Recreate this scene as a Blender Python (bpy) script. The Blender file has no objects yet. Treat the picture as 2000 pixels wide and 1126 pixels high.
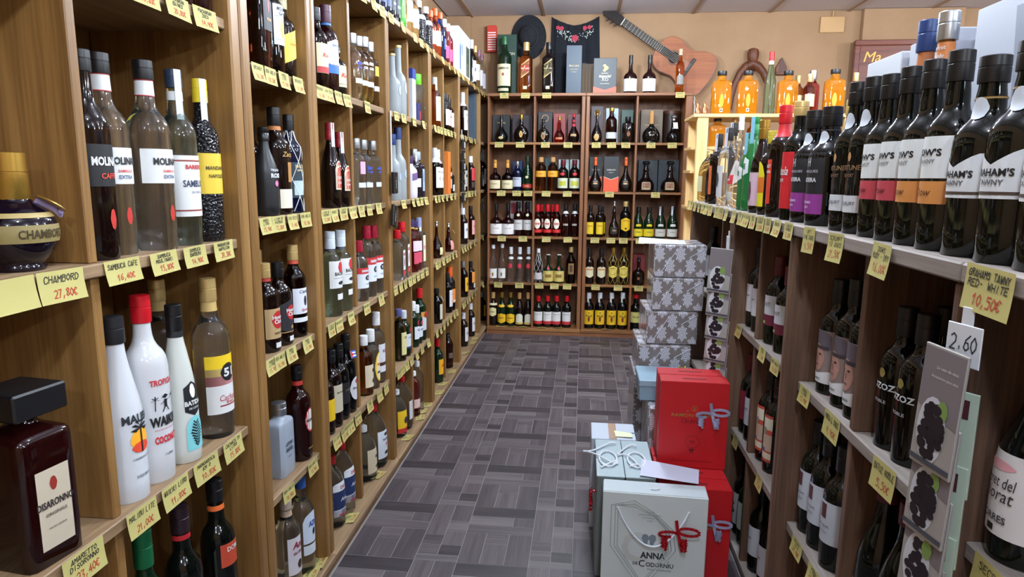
import bpy, bmesh, math, random
from mathutils import Vector, Matrix
random.seed(7)
sc = bpy.context.scene
C = sc.collection
PI = math.pi
# ------------------------------------------------------------------ camera
FOC = 1300.36
cam_d = bpy.data.cameras.new('camera'); cam = bpy.data.objects.new('camera', cam_d); C.objects.link(cam)
cam_d.sensor_width = 36.0; cam_d.sensor_fit = 'HORIZONTAL'; cam_d.lens = FOC / 2000 * 36.0
cam_d.clip_start = .02; cam_d.clip_end = 60
RX = Vector((.99429148, .1063326, .00882221))      # image right
RD = Vector((.02633054, -.16440076, -.98604213))   # image down
RF = Vector((-.10339805, .98064559, -.16626207))   # forward
cam.matrix_world = Matrix(((RX.x, -RD.x, -RF.x, 0), (RX.y, -RD.y, -RF.y, 0), (RX.z, -RD.z, -RF.z, 1.25), (0, 0, 0, 1)))
sc.camera = cam
# ------------------------------------------------------------------ view, world
sc.view_settings.view_transform = 'Standard'; sc.view_settings.look = 'None'
sc.view_settings.gamma = 1.0; sc.view_settings.use_curve_mapping = False
sc.view_settings.exposure = 0.08
w = bpy.data.worlds.new('world'); sc.world = w; w.use_nodes = True
w.node_tree.nodes['Background'].inputs[0].default_value = (.9, .95, 1, 1)
w.node_tree.nodes['Background'].inputs[1].default_value = .05
LAMP_W = 47.0            # watts of each ceiling lamp
CEIL = 2.50
# ceiling lamps of the shop, plus one by the back wall added to brighten the far aisle: rows of round glass globes on short stems (built further down)
LAMPS = [(.18, -1.4, .9), (.18, .15, .85), (.18, 1.7, .95), (.18, 3.3, 1.3), (.0, 4.15, .75), (1.9, -1.4, 1), (1.9, .15, 1), (1.9, 1.7, 1.1), (1.9, 3.3, 1.2), (3.5, .15, 1), (3.5, 2.2, 1), (3.5, 3.7, 1)]

# ------------------------------------------------------------------ materials
MATS = {}
def srgb(h):
    h = h.lstrip('#'); v = [int(h[i:i+2], 16) / 255 for i in (0, 2, 4)]
    return tuple(x / 12.92 if x <= .04045 else ((x + .055) / 1.055) ** 2.4 for x in v) + (1,)
def new_mat(name):
    m = bpy.data.materials.new(name); m.use_nodes = True
    return m, m.node_tree.nodes, m.node_tree.links, m.node_tree.nodes['Principled BSDF']
def paint(h, rough=.5, metal=0.0, spec=.5, coat=0.0, emit=0.0):
    k = ('p', h, rough, metal, spec, coat, emit)
    if k not in MATS:
        m, n, l, b = new_mat('paint_' + h.strip('#'))
        b.inputs['Base Color'].default_value = srgb(h); b.inputs['Roughness'].default_value = rough
        b.inputs['Metallic'].default_value = metal; b.inputs['Specular IOR Level'].default_value = spec
        b.inputs['Coat Weight'].default_value = coat
        if emit:
            b.inputs['Emission Color'].default_value = srgb(h); b.inputs['Emission Strength'].default_value = emit
        MATS[k] = m
    return MATS[k]
GL = dict(clear=('#f4f8f6', 0, 1.42), clearg=('#d8efe2', 0, 1.42), amber=('#d07820', .0, 1.4), cola=('#5a1e10', 0, 1.4),
          red=('#b02418', 0, 1.4), orange=('#f07018', 0, 1.4), yellow=('#f0a020', 0, 1.35), pink=('#f07080', 0, 1.4),
          green=('#20a040', 0, 1.4), blue=('#2040c0', 0, 1.4), teal=('#306060', 0, 1.4), purple=('#402060', 0, 1.4),
          whisky=('#c07028', 0, 1.4), pale=('#f0e0a0', 0, 1.4), frost=('#aeb5b8', .4, 1.4), plastic=('#f2f8f8', .03, 1.18),
          melon=('#b8e8d0', .05, 1.35))
DARK = dict(darkg='#080c09', darkb='#120806', black='#060607', dred='#1c0505', dpurp='#100814', dgreen='#08200f', dblue='#080f28', frostblack='#1a1a1c')
def glass(k):
    key = ('g', k)
    if key in MATS: return MATS[key]
    m, n, l, b = new_mat('glass_' + k)
    if k in GL:
        c, r, ior = GL[k]
        b.inputs['Base Color'].default_value = srgb(c); b.inputs['Roughness'].default_value = r
        b.inputs['IOR'].default_value = ior; b.inputs['Transmission Weight'].default_value = 1.0 if k not in ('frost', 'clear', 'clearg', 'plastic', 'yellow') else {'frost': .4, 'yellow': .72}.get(k, .985)
    elif k in DARK:
        b.inputs['Base Color'].default_value = srgb(DARK[k]); b.inputs['Roughness'].default_value = .06 if k != 'frostblack' else .4
        b.inputs['Specular IOR Level'].default_value = .45
    elif k == 'textured':
        b.inputs['Base Color'].default_value = srgb('#141418'); b.inputs['Roughness'].default_value = .05
        v = n.new('ShaderNodeTexVoronoi'); v.inputs['Scale'].default_value = 160
        tc = n.new('ShaderNodeTexCoord'); l.new(tc.outputs['Object'], v.inputs['Vector'])
        bp = n.new('ShaderNodeBump'); bp.inputs['Strength'].default_value = .9; bp.inputs['Distance'].default_value = .004
        l.new(v.outputs['Distance'], bp.inputs['Height']); l.new(bp.outputs['Normal'], b.inputs['Normal'])
    else:
        b.inputs['Base Color'].default_value = srgb(k); b.inputs['Roughness'].default_value = .12
    MATS[key] = m
    return m
def ramp(n, l, fac, stops):
    r = n.new('ShaderNodeValToRGB'); e = r.color_ramp.elements
    e[0].position, e[0].color = stops[0][0], srgb(stops[0][1]); e[1].position, e[1].color = stops[-1][0], srgb(stops[-1][1])
    for p, c in stops[1:-1]:
        x = e.new(p); x.color = srgb(c)
    l.new(fac, r.inputs['Fac']); return r.outputs['Color']
def wood(axis, cols=('#54341a', '#86592f', '#a9773f'), rough=.42, name='wood', sc_=1.0):
    key = ('w', axis, cols, rough, sc_)
    if key in MATS: return MATS[key]
    m, n, l, b = new_mat(name + '_' + axis)
    tc = n.new('ShaderNodeTexCoord'); oi = n.new('ShaderNodeObjectInfo'); ad = n.new('ShaderNodeVectorMath'); ad.operation = 'ADD'
    sv = n.new('ShaderNodeVectorMath'); sv.operation = 'SCALE'; sv.inputs[3].default_value = 7.0
    cb = n.new('ShaderNodeCombineXYZ')
    for i in range(3): l.new(oi.outputs['Random'], cb.inputs[i])
    l.new(cb.outputs[0], sv.inputs[0]); l.new(tc.outputs['Object'], ad.inputs[0]); l.new(sv.outputs[0], ad.inputs[1])
    mp = n.new('ShaderNodeMapping'); s = [26 * sc_] * 3; s['xyz'.index(axis)] = 1.6 * sc_; mp.inputs['Scale'].default_value = s
    l.new(ad.outputs[0], mp.inputs['Vector'])
    nz = n.new('ShaderNodeTexNoise'); nz.inputs['Scale'].default_value = 1.0; nz.inputs['Detail'].default_value = 6; nz.inputs['Distortion'].default_value = .6
    l.new(mp.outputs[0], nz.inputs['Vector'])
    mp2 = n.new('ShaderNodeMapping'); s2 = [220 * sc_] * 3; s2['xyz'.index(axis)] = 6 * sc_; mp2.inputs['Scale'].default_value = s2
    l.new(ad.outputs[0], mp2.inputs['Vector'])
    nf = n.new('ShaderNodeTexNoise'); nf.inputs['Scale'].default_value = 1.0; nf.inputs['Detail'].default_value = 2
    l.new(mp2.outputs[0], nf.inputs['Vector'])
    mx = n.new('ShaderNodeMath'); mx.operation = 'MULTIPLY_ADD'; mx.inputs[1].default_value = .35; l.new(nf.outputs['Fac'], mx.inputs[0])
    m2 = n.new('ShaderNodeMath'); m2.operation = 'MULTIPLY'; m2.inputs[1].default_value = .65; l.new(nz.outputs['Fac'], m2.inputs[0]); l.new(m2.outputs[0], mx.inputs[2])
    col = ramp(n, l, mx.outputs[0], [(.32, cols[0]), (.5, cols[1]), (.68, cols[2])])
    l.new(col, b.inputs['Base Color']); b.inputs['Roughness'].default_value = rough
    bp = n.new('ShaderNodeBump'); bp.inputs['Strength'].default_value = .12; bp.inputs['Distance'].default_value = .002
    l.new(mx.outputs[0], bp.inputs['Height']); l.new(bp.outputs['Normal'], b.inputs['Normal'])
    MATS[key] = m
    return m
OAK = ('#6c4b26', '#876234', '#9b7543')
SHADED_OAK = ('#46332a', '#664c3b', '#7e614b')  # same oak as the left rack, with the right side's shade in its tones
ROAK = ('#66402a', '#855534', '#9b6a42')
PINE = ('#c79a5c', '#dab67a', '#e8cc94')
def mottled(name, c1, c2, scale, rough=.8, bump=.0, fine=0):
    m, n, l, b = new_mat(name)
    tc = n.new('ShaderNodeTexCoord'); nz = n.new('ShaderNodeTexNoise'); nz.inputs['Scale'].default_value = scale; nz.inputs['Detail'].default_value = 5
    l.new(tc.outputs['Object'], nz.inputs['Vector'])
    l.new(ramp(n, l, nz.outputs['Fac'], [(.35, c1), (.65, c2)]), b.inputs['Base Color']); b.inputs['Roughness'].default_value = rough
    if bump:
        n2 = n.new('ShaderNodeTexNoise'); n2.inputs['Scale'].default_value = fine; l.new(tc.outputs['Object'], n2.inputs['Vector'])
        bp = n.new('ShaderNodeBump'); bp.inputs['Strength'].default_value = bump; bp.inputs['Distance'].default_value = .003
        l.new(n2.outputs['Fac'], bp.inputs['Height']); l.new(bp.outputs['Normal'], b.inputs['Normal'])
    return m

# ------------------------------------------------------------------ mesh helpers
class MB:
    def __init__(s): s.v = []; s.f = []
    def quad(s, a, b, c, d):
        i = len(s.v); s.v += [a, b, c, d]; s.f.append((i, i+1, i+2, i+3)); return s
    def poly(s, pts):
        i = len(s.v); s.v += list(pts); s.f.append(tuple(range(i, i+len(pts)))); return s
    def box(s, x0, x1, y0, y1, z0, z1):
        i = len(s.v)
        s.v += [(x0,y0,z0),(x1,y0,z0),(x1,y1,z0),(x0,y1,z0),(x0,y0,z1),(x1,y0,z1),(x1,y1,z1),(x0,y1,z1)]
        s.f += [tuple(i+k for k in q) for q in ((0,3,2,1),(4,5,6,7),(0,1,5,4),(1,2,6,5),(2,3,7,6),(3,0,4,7))]
        return s
    def cbox(s, x0, x1, y0, y1, z0, z1, b=.003):
        """box with chamfered edges"""
        bm = bmesh.new(); r = bmesh.ops.create_cube(bm, size=1)
        for q in bm.verts: q.co = Vector(((x0+x1)/2+q.co.x*(x1-x0), (y0+y1)/2+q.co.y*(y1-y0), (z0+z1)/2+q.co.z*(z1-z0)))
        bmesh.ops.bevel(bm, geom=bm.edges[:], offset=b, segments=1, affect='EDGES')
        i = len(s.v); bm.verts.index_update()
        s.v += [tuple(q.co) for q in bm.verts]; s.f += [tuple(i+q.index for q in f.verts) for f in bm.faces]; bm.free()
        return s
    def tube(s, pts, r, seg=8, closed=False, cap=True):
        pts = [Vector(p) for p in pts]; n = len(pts); base = len(s.v)
        rr = r if hasattr(r, '__len__') else [r]*n
        up = None
        for k, p in enumerate(pts):
            t = (pts[(k+1) % n] - pts[k-1]) if closed else (pts[min(k+1, n-1)] - pts[max(k-1, 0)])
            t.normalize()
            if up is None: up = t.orthogonal().normalized()
            up = (up - t * up.dot(t)).normalized(); sd = t.cross(up)
            for j in range(seg):
                a = 2*PI*j/seg; s.v.append(tuple(p + (up*math.cos(a) + sd*math.sin(a)) * rr[k]))
        for k in range(n if closed else n-1):
            for j in range(seg):
                a = base+k*seg+j; b_ = base+k*seg+(j+1) % seg; c = base+((k+1) % n)*seg+(j+1) % seg; d = base+((k+1) % n)*seg+j
                s.f.append((a, b_, c, d))
        if cap and not closed:
            s.f.append(tuple(base+j for j in range(seg))[::-1]); s.f.append(tuple(base+(n-1)*seg+j for j in range(seg)))
        return s
    def lathe(s, prof, seg=20, cx=0, cy=0):
        """prof: list of (r, z); capped"""
        base = len(s.v)
        for r, z in prof:
            for j in range(seg):
                a = 2*PI*j/seg; s.v.append((cx+r*math.cos(a), cy+r*math.sin(a), z))
        for k in range(len(prof)-1):
            for j in range(seg):
                s.f.append((base+k*seg+j, base+k*seg+(j+1) % seg, base+(k+1)*seg+(j+1) % seg, base+(k+1)*seg+j))
        s.f.append(tuple(base+j for j in range(seg))[::-1]); s.f.append(tuple(base+(len(prof)-1)*seg+j for j in range(seg)))
        return s
    def prism(s, outline, y0, y1):
        """outline of (x, z), extruded along y"""
        i = len(s.v); n = len(outline)
        s.v += [(x, y0, z) for x, z in outline] + [(x, y1, z) for x, z in outline]
        s.f.append(tuple(i+k for k in range(n))); s.f.append(tuple(i+n+k for k in range(n))[::-1])
        for k in range(n): s.f.append((i+k, i+n+k, i+n+(k+1) % n, i+(k+1) % n))
        return s
    def xform(s, M):
        s.v = [tuple(M @ Vector(p)) for p in s.v]; return s
    def mesh(s, name, smooth=False, ang=40):
        me = bpy.data.meshes.new(name); me.from_pydata(s.v, [], s.f); me.update()
        if smooth:
            me.shade_smooth(); me.set_sharp_from_angle(angle=math.radians(ang))
        return me
def link(name, me, mat, parent=None, loc=(0,0,0), rot=(0,0,0)):
    o = bpy.data.objects.new(name, me)
    if me is not None and mat is not None and not me.materials: me.materials.append(mat)
    C.objects.link(o); o.parent = parent; o.location = loc; o.rotation_euler = rot
    return o
def obj(name, mb, mat, parent=None, smooth=False, loc=(0,0,0), rot=(0,0,0), ang=40):
    return link(name, mb.mesh(name, smooth, ang), mat, parent, loc, rot)
def thing(name, label, cat, loc=(0,0,0), rotz=0, group=None):
    o = bpy.data.objects.new(name, None); C.objects.link(o); o.location = loc; o.rotation_euler = (0, 0, rotz); o.empty_display_size = .02
    return tag(o, label, cat, group)
def tag(o, label, cat, group=None):
    o['label'] = label; o['category'] = cat
    if group: o['group'] = group
    return o
def struct(name, mb, mat, smooth=False):
    o = obj(name, mb, mat, None, smooth); o['kind'] = 'structure'; return o
def copy_tree(o, parent=None):
    c = o.copy(); C.objects.link(c); c.parent = parent
    for ch in o.children: copy_tree(ch, c)
    return c
# ------------------------------------------------------------------ lettering
_T = {}
def text_mesh(s, bold=.0):
    """(verts, faces, width, height) of a printed string, cap height 1, centred"""
    k = (s, bold)
    if k in _T: return _T[k]
    cu = bpy.data.curves.new('t', 'FONT'); cu.body = s; cu.size = 1; cu.resolution_u = 2; cu.offset = bold; cu.align_x = 'CENTER'
    o = bpy.data.objects.new('t', cu); C.objects.link(o)
    dg = bpy.context.evaluated_depsgraph_get(); me = bpy.data.meshes.new_from_object(o.evaluated_get(dg))
    v = [(p.co.x, p.co.y) for p in me.vertices]; f = [tuple(q.vertices) for q in me.polygons]
    bpy.data.objects.remove(o); bpy.data.curves.remove(cu); bpy.data.meshes.remove(me)
    if not v: v = [(0, 0), (1, 0), (0, 1)]; f = []
    x0 = min(p[0] for p in v); x1 = max(p[0] for p in v); y0 = min(p[1] for p in v); y1 = max(p[1] for p in v)
    cx, cy = (x0+x1)/2, (y0+y1)/2
    _T[k] = ([(a-cx, b-cy) for a, b in v], f, x1-x0, y1-y0)
    return _T[k]
def flat_text(s, w_, y, cx=0, z=0, h=None, bold=.0, shear=0, into=None, M=None):
    """printed string on the plane y=const facing -y"""
    v, f, tw, th = text_mesh(s, bold); kx = w_/tw; kz = (h/th) if h else kx
    mb = into or MB(); i = len(mb.v)
    mb.v += [(cx + (a + shear*b)*kx, y, z + b*kz) for a, b in v]; mb.f += [tuple(i+k for k in q) for q in f]
    return mb
STROKES = {'A':'00 26 40;11 31','B':'00 06 36 45 34 04;34 42 30 00','C':'45 36 16 04 02 10 30 41','D':'00 06 26 44 42 20 00','E':'46 06 00 40;03 33','F':'46 06 00;03 33',
'G':'45 26 04 01 20 41 43 23','H':'00 06;40 46;03 43','I':'20 26','J':'36 31 10 01','K':'00 06;46 03 40','L':'06 00 40','M':'00 06 23 46 40','N':'00 06 40 46','O':'20 02 04 26 44 42 20',
'P':'00 06 36 45 44 33 03','Q':'20 02 04 26 44 42 20;22 40','R':'00 06 36 45 34 03;23 40','S':'45 26 05 14 33 41 20 01','T':'06 46;26 20','U':'06 01 20 41 46','V':'06 20 46','W':'06 10 24 30 46',
'X':'00 46;06 40','Y':'06 23 46;23 20','Z':'06 46 00 40','0':'20 02 04 26 44 42 20','1':'04 26 20','2':'05 26 45 43 00 40','3':'06 46 23 42 30 00','4':'36 02 42;34 30','5':'46 06 04 34 42 30 00',
'6':'46 14 01 20 41 33 13','7':'06 46 10','8':'23 05 26 45 23 01 20 41 23','9':'30 44 26 05 13 44',',':'21 1/','.':'20 21','-':'13 33','/':'00 46','\u20ac':'45 26 04 02 20 41;/4 24;/2 22',"'":'26 25','i':'20 26'}
def hand(s, w_, hgt, cx, cz, y=0, lw=.0011, rng=random, into=None, curl=None):
    """handwritten string as pen ribbons on the plane facing -y"""
    mb = into or MB(); n = max(1, len(s)); adv = w_/n; gx = adv*.72/4; gz = hgt/6
    for k, ch in enumerate(s.upper() if s != 'i' else s):
        if ch == ' ' or ch not in STROKES: continue
        ox = cx - w_/2 + adv*k + adv*.14; oz = cz - hgt/2 + rng.uniform(-.06, .06)*hgt
        for st in STROKES[ch].split(';'):
            pts = []
            for q in st.split():
                a = -1 if q[0] == '/' else int(q[0]); b = -1 if q[1] == '/' else int(q[1])
                pts.append((ox + a*gx + .12*b*gx, oz + b*gz))
            for (x0, z0), (x1, z1) in zip(pts, pts[1:]):
                dx, dz = x1-x0, z1-z0; L = math.hypot(dx, dz) or 1e-6; nx, nz = -dz/L*lw/2, dx/L*lw/2
                ex, ez = dx/L*lw*.4, dz/L*lw*.4
                P = [(x0+nx-ex, z0+nz-ez), (x0-nx-ex, z0-nz-ez), (x1-nx+ex, z1-nz+ez), (x1+nx+ex, z1+nz+ez)]
                mb.quad(*[(px, y + (curl(px, pz) if curl else 0), pz) for px, pz in P])
    return mb

# ------------------------------------------------------------------ the room
WL, WR, WB, WF = -1.13, 4.6, 5.53, -3.0
wallmat = mottled('wall_paint', '#9c7b5b', '#a68565', 3.0, .85, .15, 60)
struct('wall_left', MB().box(WL-.1, WL, WF, WB+.1, 0, CEIL+.05), wallmat)
struct('wall_back', MB().box(WL-.1, WR+.1, WB, WB+.1, 0, CEIL+.05), wallmat)
struct('wall_right', MB().box(WR, WR+.1, WF, WB+.1, 0, CEIL+.05), wallmat)
struct('wall_front', MB().box(WL-.1, WR+.1, WF-.1, WF, 0, CEIL+.05), wallmat)
struct('trim_1', MB().cbox(WL, -.93, WB-.035, WB, 0, CEIL), wallmat)            # shallow pilaster in the left corner
struct('trim_2', MB().cbox(2.04, 2.75, WB-.06, WB, 0, CEIL), wallmat)           # pilaster behind the plaque
# floor: printed plank tiles laid in a 38 cm repeat
FX0, FY0, FT = -.7625, 1.978, .3785
grout = paint('#8e8a88', .8)
floor = struct('floor', MB().box(WL, WR, WF, WB, -.06, -.0010), grout)
def plank_mat(axis, k):
    cols = [('#282427', '#383236', '#484044'), ('#363034', '#4b4347', '#5c5356'), ('#423b3e', '#584f52', '#6a6062'), ('#4a4547', '#645d5e', '#756c6c')][k]
    return wood(axis, cols, .45, 'floor_plank', 1.3)
# (u0,u1,v0,v1, grain axis, shade)
PL = [(0,.074,0,.190,'y',1),(.074,.155,0,.122,'y',2),(.074,.155,.122,.190,'x',2),(.155,.236,0,.190,'y',1),
      (0,.236,.190,.243,'x',2),(0,.160,.243,.305,'x',3),(.160,.236,.243,.305,'y',1),(0,.236,.305,.3785,'x',0),
      (.236,.3785,0,.036,'x',3),(.236,.306,.036,.098,'x',2),(.306,.3785,.036,.098,'x',0),(.236,.306,.098,.160,'x',1),
      (.236,.306,.160,.3785,'y',2),(.306,.3785,.098,.190,'y',2),(.306,.3785,.190,.262,'x',3),(.306,.3785,.262,.3785,'y',1)]
pieces = []
for i in range(0, 6):
    for j in range(-6, 9):
        for p, (u0, u1, v0, v1, ax, sh) in enumerate(PL):
            x0, x1, y0, y1 = FX0+i*FT+u0, FX0+i*FT+u1, FY0+j*FT+v0, FY0+j*FT+v1
            if y0 > 5.17: continue
            cy = (y0+y1)/2; cx = (x0+x1)/2
            vis = (cx < .5 and 1.75 < cy)
            pieces.append((-(u1-u0)*(v1-v0)/cy**2 if vis else 1, p, x0, y0, ax, sh))
pieces.sort(key=lambda q: q[0])
pmesh = {}
G_ = .0009
for n_, (key, p, x0, y0, ax, sh) in enumerate(pieces[:300]):
    u0, u1, v0, v1, _, _ = PL[p]
    k = (p, n_ % 1)
    if k not in pmesh:
        mb = MB(); a, b = (u1-u0), (v1-v0); e = .0009
        mb.v = [(G_,G_,-.005),(a-G_,G_,-.005),(a-G_,b-G_,-.005),(G_,b-G_,-.005),(G_,G_,-.0009),(a-G_,G_,-.0009),(a-G_,b-G_,-.0009),(G_,b-G_,-.0009),
                (G_+e,G_+e,0),(a-G_-e,G_+e,0),(a-G_-e,b-G_-e,0),(G_+e,b-G_-e,0)]
        mb.f = [(0,1,5,4),(1,2,6,5),(2,3,7,6),(3,0,4,7),(4,5,9,8),(5,6,10,9),(6,7,11,10),(7,4,8,11),(8,9,10,11)]
        pmesh[k] = mb.mesh('floor_plank')
    link('floor_plank', pmesh[k], plank_mat(ax, sh), floor, (x0, y0, 0))
rest = MB(); rmi = []; rmats = [plank_mat(a, s) for a in 'xy' for s in range(4)]
for key, p, x0, y0, ax, sh in pieces[300:]:
    u0, u1, v0, v1, _, _ = PL[p]; i0 = len(rest.f)
    rest.box(x0+G_, x0+(u1-u0)-G_, y0+G_, y0+(v1-v0)-G_, -.005, 0); rmi += [('xy'.index(ax))*4+sh]*6
me = rest.mesh('floor_planks_far')
for m_ in rmats: me.materials.append(m_)
me.polygons.foreach_set('material_index', rmi)
o = bpy.data.objects.new('floor_planks_far', me); C.objects.link(o); o.parent = floor; o['kind'] = 'stuff'
# ceiling: fibre panels in a timber coloured grid
ceil = struct('ceiling', MB().box(WL, WR, WF, WB, CEIL+.02, CEIL+.08), paint('#8a7a70', .9))
cm = mottled('ceiling_fibre', '#c2bcc2', '#dad4da', 160, .9, .3, 300)
bar = paint('#9a7d66', .5)
CX = [-.92+.5735*k for k in range(0, 10)]; CX = [WL]+CX+[WR]; CY = [WB-1.17*k for k in range(0, 8)]+[WF]
pm = {}
for a, b in zip(CX, CX[1:]):
    for c_, d in zip(CY, CY[1:]):
        if abs(c_-d) < .05 or b-a < .05: continue
        k = (round(b-a, 3), round(c_-d, 3))
        if k not in pm: pm[k] = MB().cbox(.008, k[0]-.008, .008, k[1]-.008, 0, .015, .004).mesh('ceiling_panel')
        link('ceiling_panel', pm[k], cm, ceil, (a, d, CEIL+.003))
for a in CX[1:-1]: obj('ceiling_bar', MB().cbox(a-.012, a+.012, WF, WB, CEIL-.006, CEIL+.02, .002), bar, ceil)
for c_ in CY[1:-1]: obj('ceiling_bar', MB().cbox(WL, WR, c_-.012, c_+.012, CEIL-.005, CEIL+.02, .002), bar, ceil)
# globe lamps on short stems
lampw = paint('#e8e8e4', .4)
for i, (x, y, kw) in enumerate(LAMPS):
    t = thing('ceiling_lamp', 'bare-bulb ceiling lamp on a short stem above the shop floor', 'lamp', (x, y, CEIL), 0, 'ceiling lamps')
    obj('rose', MB().lathe([(.055, .0), (.055, -.012), (.02, -.02), (.012, -.06), (.02, -.065), (.02, -.085)], 20), lampw, t, True)
    obj('bulb', MB().lathe([(.016, -.085), (.02, -.095), (.034, -.118), (.038, -.135), (.032, -.152), (.012, -.165)], 16), paint('#fff8f0', .3, emit=12), t, True)
    ld = bpy.data.lights.new('lamp_light', 'POINT'); ld.shadow_soft_size = .05; ld.energy = LAMP_W*kw; ld.color = (.84, .97, 1.10)
    lo = bpy.data.objects.new('lamp_light', ld); C.objects.link(lo); lo.parent = t; lo.location = (0, 0, -.23)

# ------------------------------------------------------------------ shelving
wz, wy, wx = wood('z', OAK), wood('y', OAK), wood('x', OAK)
shelf_y = wood('y', ('#6a533c', '#8c7152', '#a58a68'), .55, 'shelf')
shelf_x = wood('x', ('#5a3c22', '#85582f', '#a5743f'), .5, 'shelf')
dk = paint('#3a2212', .5)
ZL = [.053, .41, .785, 1.142, 1.507, 1.87]
NUM = 'first second third fourth fifth sixth seventh eighth ninth tenth eleventh twelfth thirteenth fourteenth fifteenth sixteenth seventeenth eighteenth nineteenth twentieth twenty-first twenty-second twenty-third twenty-fourth twenty-fifth twenty-sixth twenty-seventh twenty-eighth twenty-ninth thirtieth'.split()
def left_unit(k, y0, y1, p0, p1, divs, zs, label):
    """y0,y1 outer limits; p0,p1 inner faces of the side panels"""
    t = thing('shelf_unit', label, 'shelf', (0, y0, 0), 0, 'wooden shelf units of the left rack')
    def P(name, mb, m, par=t): 
        mb.v = [(x, y-y0, z) for x, y, z in mb.v]; return obj(name, mb, m, par)
    g = .0035
    P('side_panel', MB().cbox(-1.105, -.772, y0+g, p0, .03, 1.845, .004), wz)
    P('side_panel', MB().cbox(-1.105, -.772, p1, y1-g, .03, 1.845, .004), wz)
    P('back_panel', MB().box(-1.115, -1.106, y0+.001, y1-.001, .03, 1.845), wz)
    P('groove_strip', MB().box(-1.10, -.779, y1-g, y1+g, .05, 1.845), dk)
    P('top_board', MB().cbox(-1.12, -.768, y0+.0005, y1-.0005, 1.846, 1.87, .003), wy)
    P('base_board', MB().cbox(-1.105, -.757, y0+.0005, y1-.0005, .03, .053, .004), shelf_y)
    P('plinth', MB().box(-1.10, -.768, y0, y1, 0, .03), wy)
    zz = [z for z in zs if .06 < z < 1.8]
    for z in zz: P('shelf_board', MB().cbox(-1.104, -.785, p0+.0005, p1-.0005, z-.022, z, .002), shelf_y)
    lv = [.053] + zz; tops = [z-.022 for z in zz] + [1.846]
    for d in divs:
        for a, b in zip(lv, tops):
            if b-a > .05: P('divider', MB().cbox(-1.104, -.797, d-.010, d+.010, a, b, .002), wz)
    return t
left_unit(0, .40, 1.486, .437, 1.445, [1.006], [.21, .655, 1.103, 1.58], 'nearest oak shelf unit on the left with taller cells')
left_unit(1, 1.486, 1.8885, 1.527, 1.86, [], ZL, 'single-column oak shelf unit, second from camera on left')
left_unit(2, 1.8885, 2.633, 1.917, 2.613, [2.27], ZL, 'two-column oak shelf unit, third from camera on left')
left_unit(3, 2.633, 3.367, 2.653, 3.338, [3.035], ZL, 'two-column oak shelf unit, fourth from camera on left')
left_unit(4, 3.367, 4.155, 3.396, 4.13, [3.805], ZL, 'two-column oak shelf unit, fifth from camera on left')
left_unit(5, 4.155, 4.9875, 4.18, 4.965, [4.61], ZL, 'two-column oak shelf unit, sixth from camera on left')
left_unit(6, 4.9875, 5.525, 5.01, 5.50, [], ZL, 'narrow oak shelf unit in the far left corner')
ZB = [.055, .415, .785, 1.138, 1.507, 1.87]
bz, bx_ = wood('z', ROAK, .45, 'red_oak'), wood('x', ROAK, .45, 'red_oak')
def back_unit(x0, x1, p0, p1, div, label):
    t = thing('shelf_unit', label, 'shelf', (x0, 5.2, 0), 0, 'wooden shelf units across the back')
    def P(name, mb, m, par=t):
        mb.v = [(x-x0, y-5.2, z) for x, y, z in mb.v]; return obj(name, mb, m, par)
    P('side_panel', MB().cbox(x0+.002, p0, 5.19, 5.5, .03, 1.848, .004), bz)
    P('side_panel', MB().cbox(p1, x1-.002, 5.19, 5.5, .03, 1.848, .004), bz)
    P('back_panel', MB().box(x0, x1, 5.5, 5.51, .03, 1.848), bz)
    P('top_board', MB().cbox(x0, x1, 5.186, 5.515, 1.848, 1.87, .003), bx_)
    P('base_board', MB().cbox(x0, x1, 5.178, 5.5, .03, .055, .003), shelf_x)
    P('plinth', MB().box(x0, x1, 5.185, 5.5, 0, .03), bx_)
    for z in ZB[1:5]: P('shelf_board', MB().cbox(p0+.0005, p1-.0005, 5.2, 5.499, z-.018, z, .002), shelf_x)
    for a, b in zip(ZB, [z-.018 for z in ZB[1:5]] + [1.848]): P('divider', MB().cbox(div-.008, div+.008, 5.196, 5.499, a, b, .002), bz)
    return t
back_unit(-.750, -.002, -.734, -.032, -.386, 'left-hand oak shelf unit across the back of the aisle')
back_unit(.0005, .787, .030, .734, .3825, 'right-hand oak shelf unit across the back, behind the box stack')
# right rack
rz_, ry_ = wood('z', SHADED_OAK, .5, 'shaded_oak'), wood('y', SHADED_OAK, .5, 'shaded_oak')
rsh = wood('y', ('#70665f', '#877c75', '#9a8f88'), .65, 'dusty_shelf')
ZR = [.03, .40, .766, 1.144]
XB = .95
def right_unit(y0, y1, p0, p1, divs, label):
    t = thing('shelf_unit', label, 'shelf', (0, y0, 0), 0, 'low dark shelf units of the right rack')
    def P(name, mb, m, par=t):
        mb.v = [(x, y-y0, z) for x, y, z in mb.v]; return obj(name, mb, m, par)
    P('side_panel', MB().cbox(.50, XB, y0+.003, p0, 0, 1.116, .004), rz_)
    P('side_panel', MB().cbox(.50, XB, p1, y1-.003, 0, 1.116, .004), rz_)
    P('back_panel', MB().box(XB, XB+.01, y0, y1, 0, 1.116), rz_)
    P('groove_strip', MB().box(.508, XB, y1-.003, y1+.003, .01, 1.115), dk)
    P('top_board', MB().cbox(.494, XB+.012, y0+.0005, y1-.0005, 1.117, 1.144, .003), rsh)
    for z in ZR[:3]: P('shelf_board', MB().cbox(.53, XB-.001, p0+.0005, p1-.0005, max(0, z-.024), z, .002), rsh)
    for d in divs:
        for a, b in zip(ZR, [z-.024 for z in ZR[1:3]] + [1.116]): P('divider', MB().cbox(.533, XB-.001, d-.010, d+.010, a, b, .002), rz_)
right_unit(.25, .9225, .285, .90, [], 'nearest low dark shelf unit on the right')
right_unit(.9225, 1.649, .945, 1.625, [1.305], 'second low dark shelf unit on the right from camera')
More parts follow.
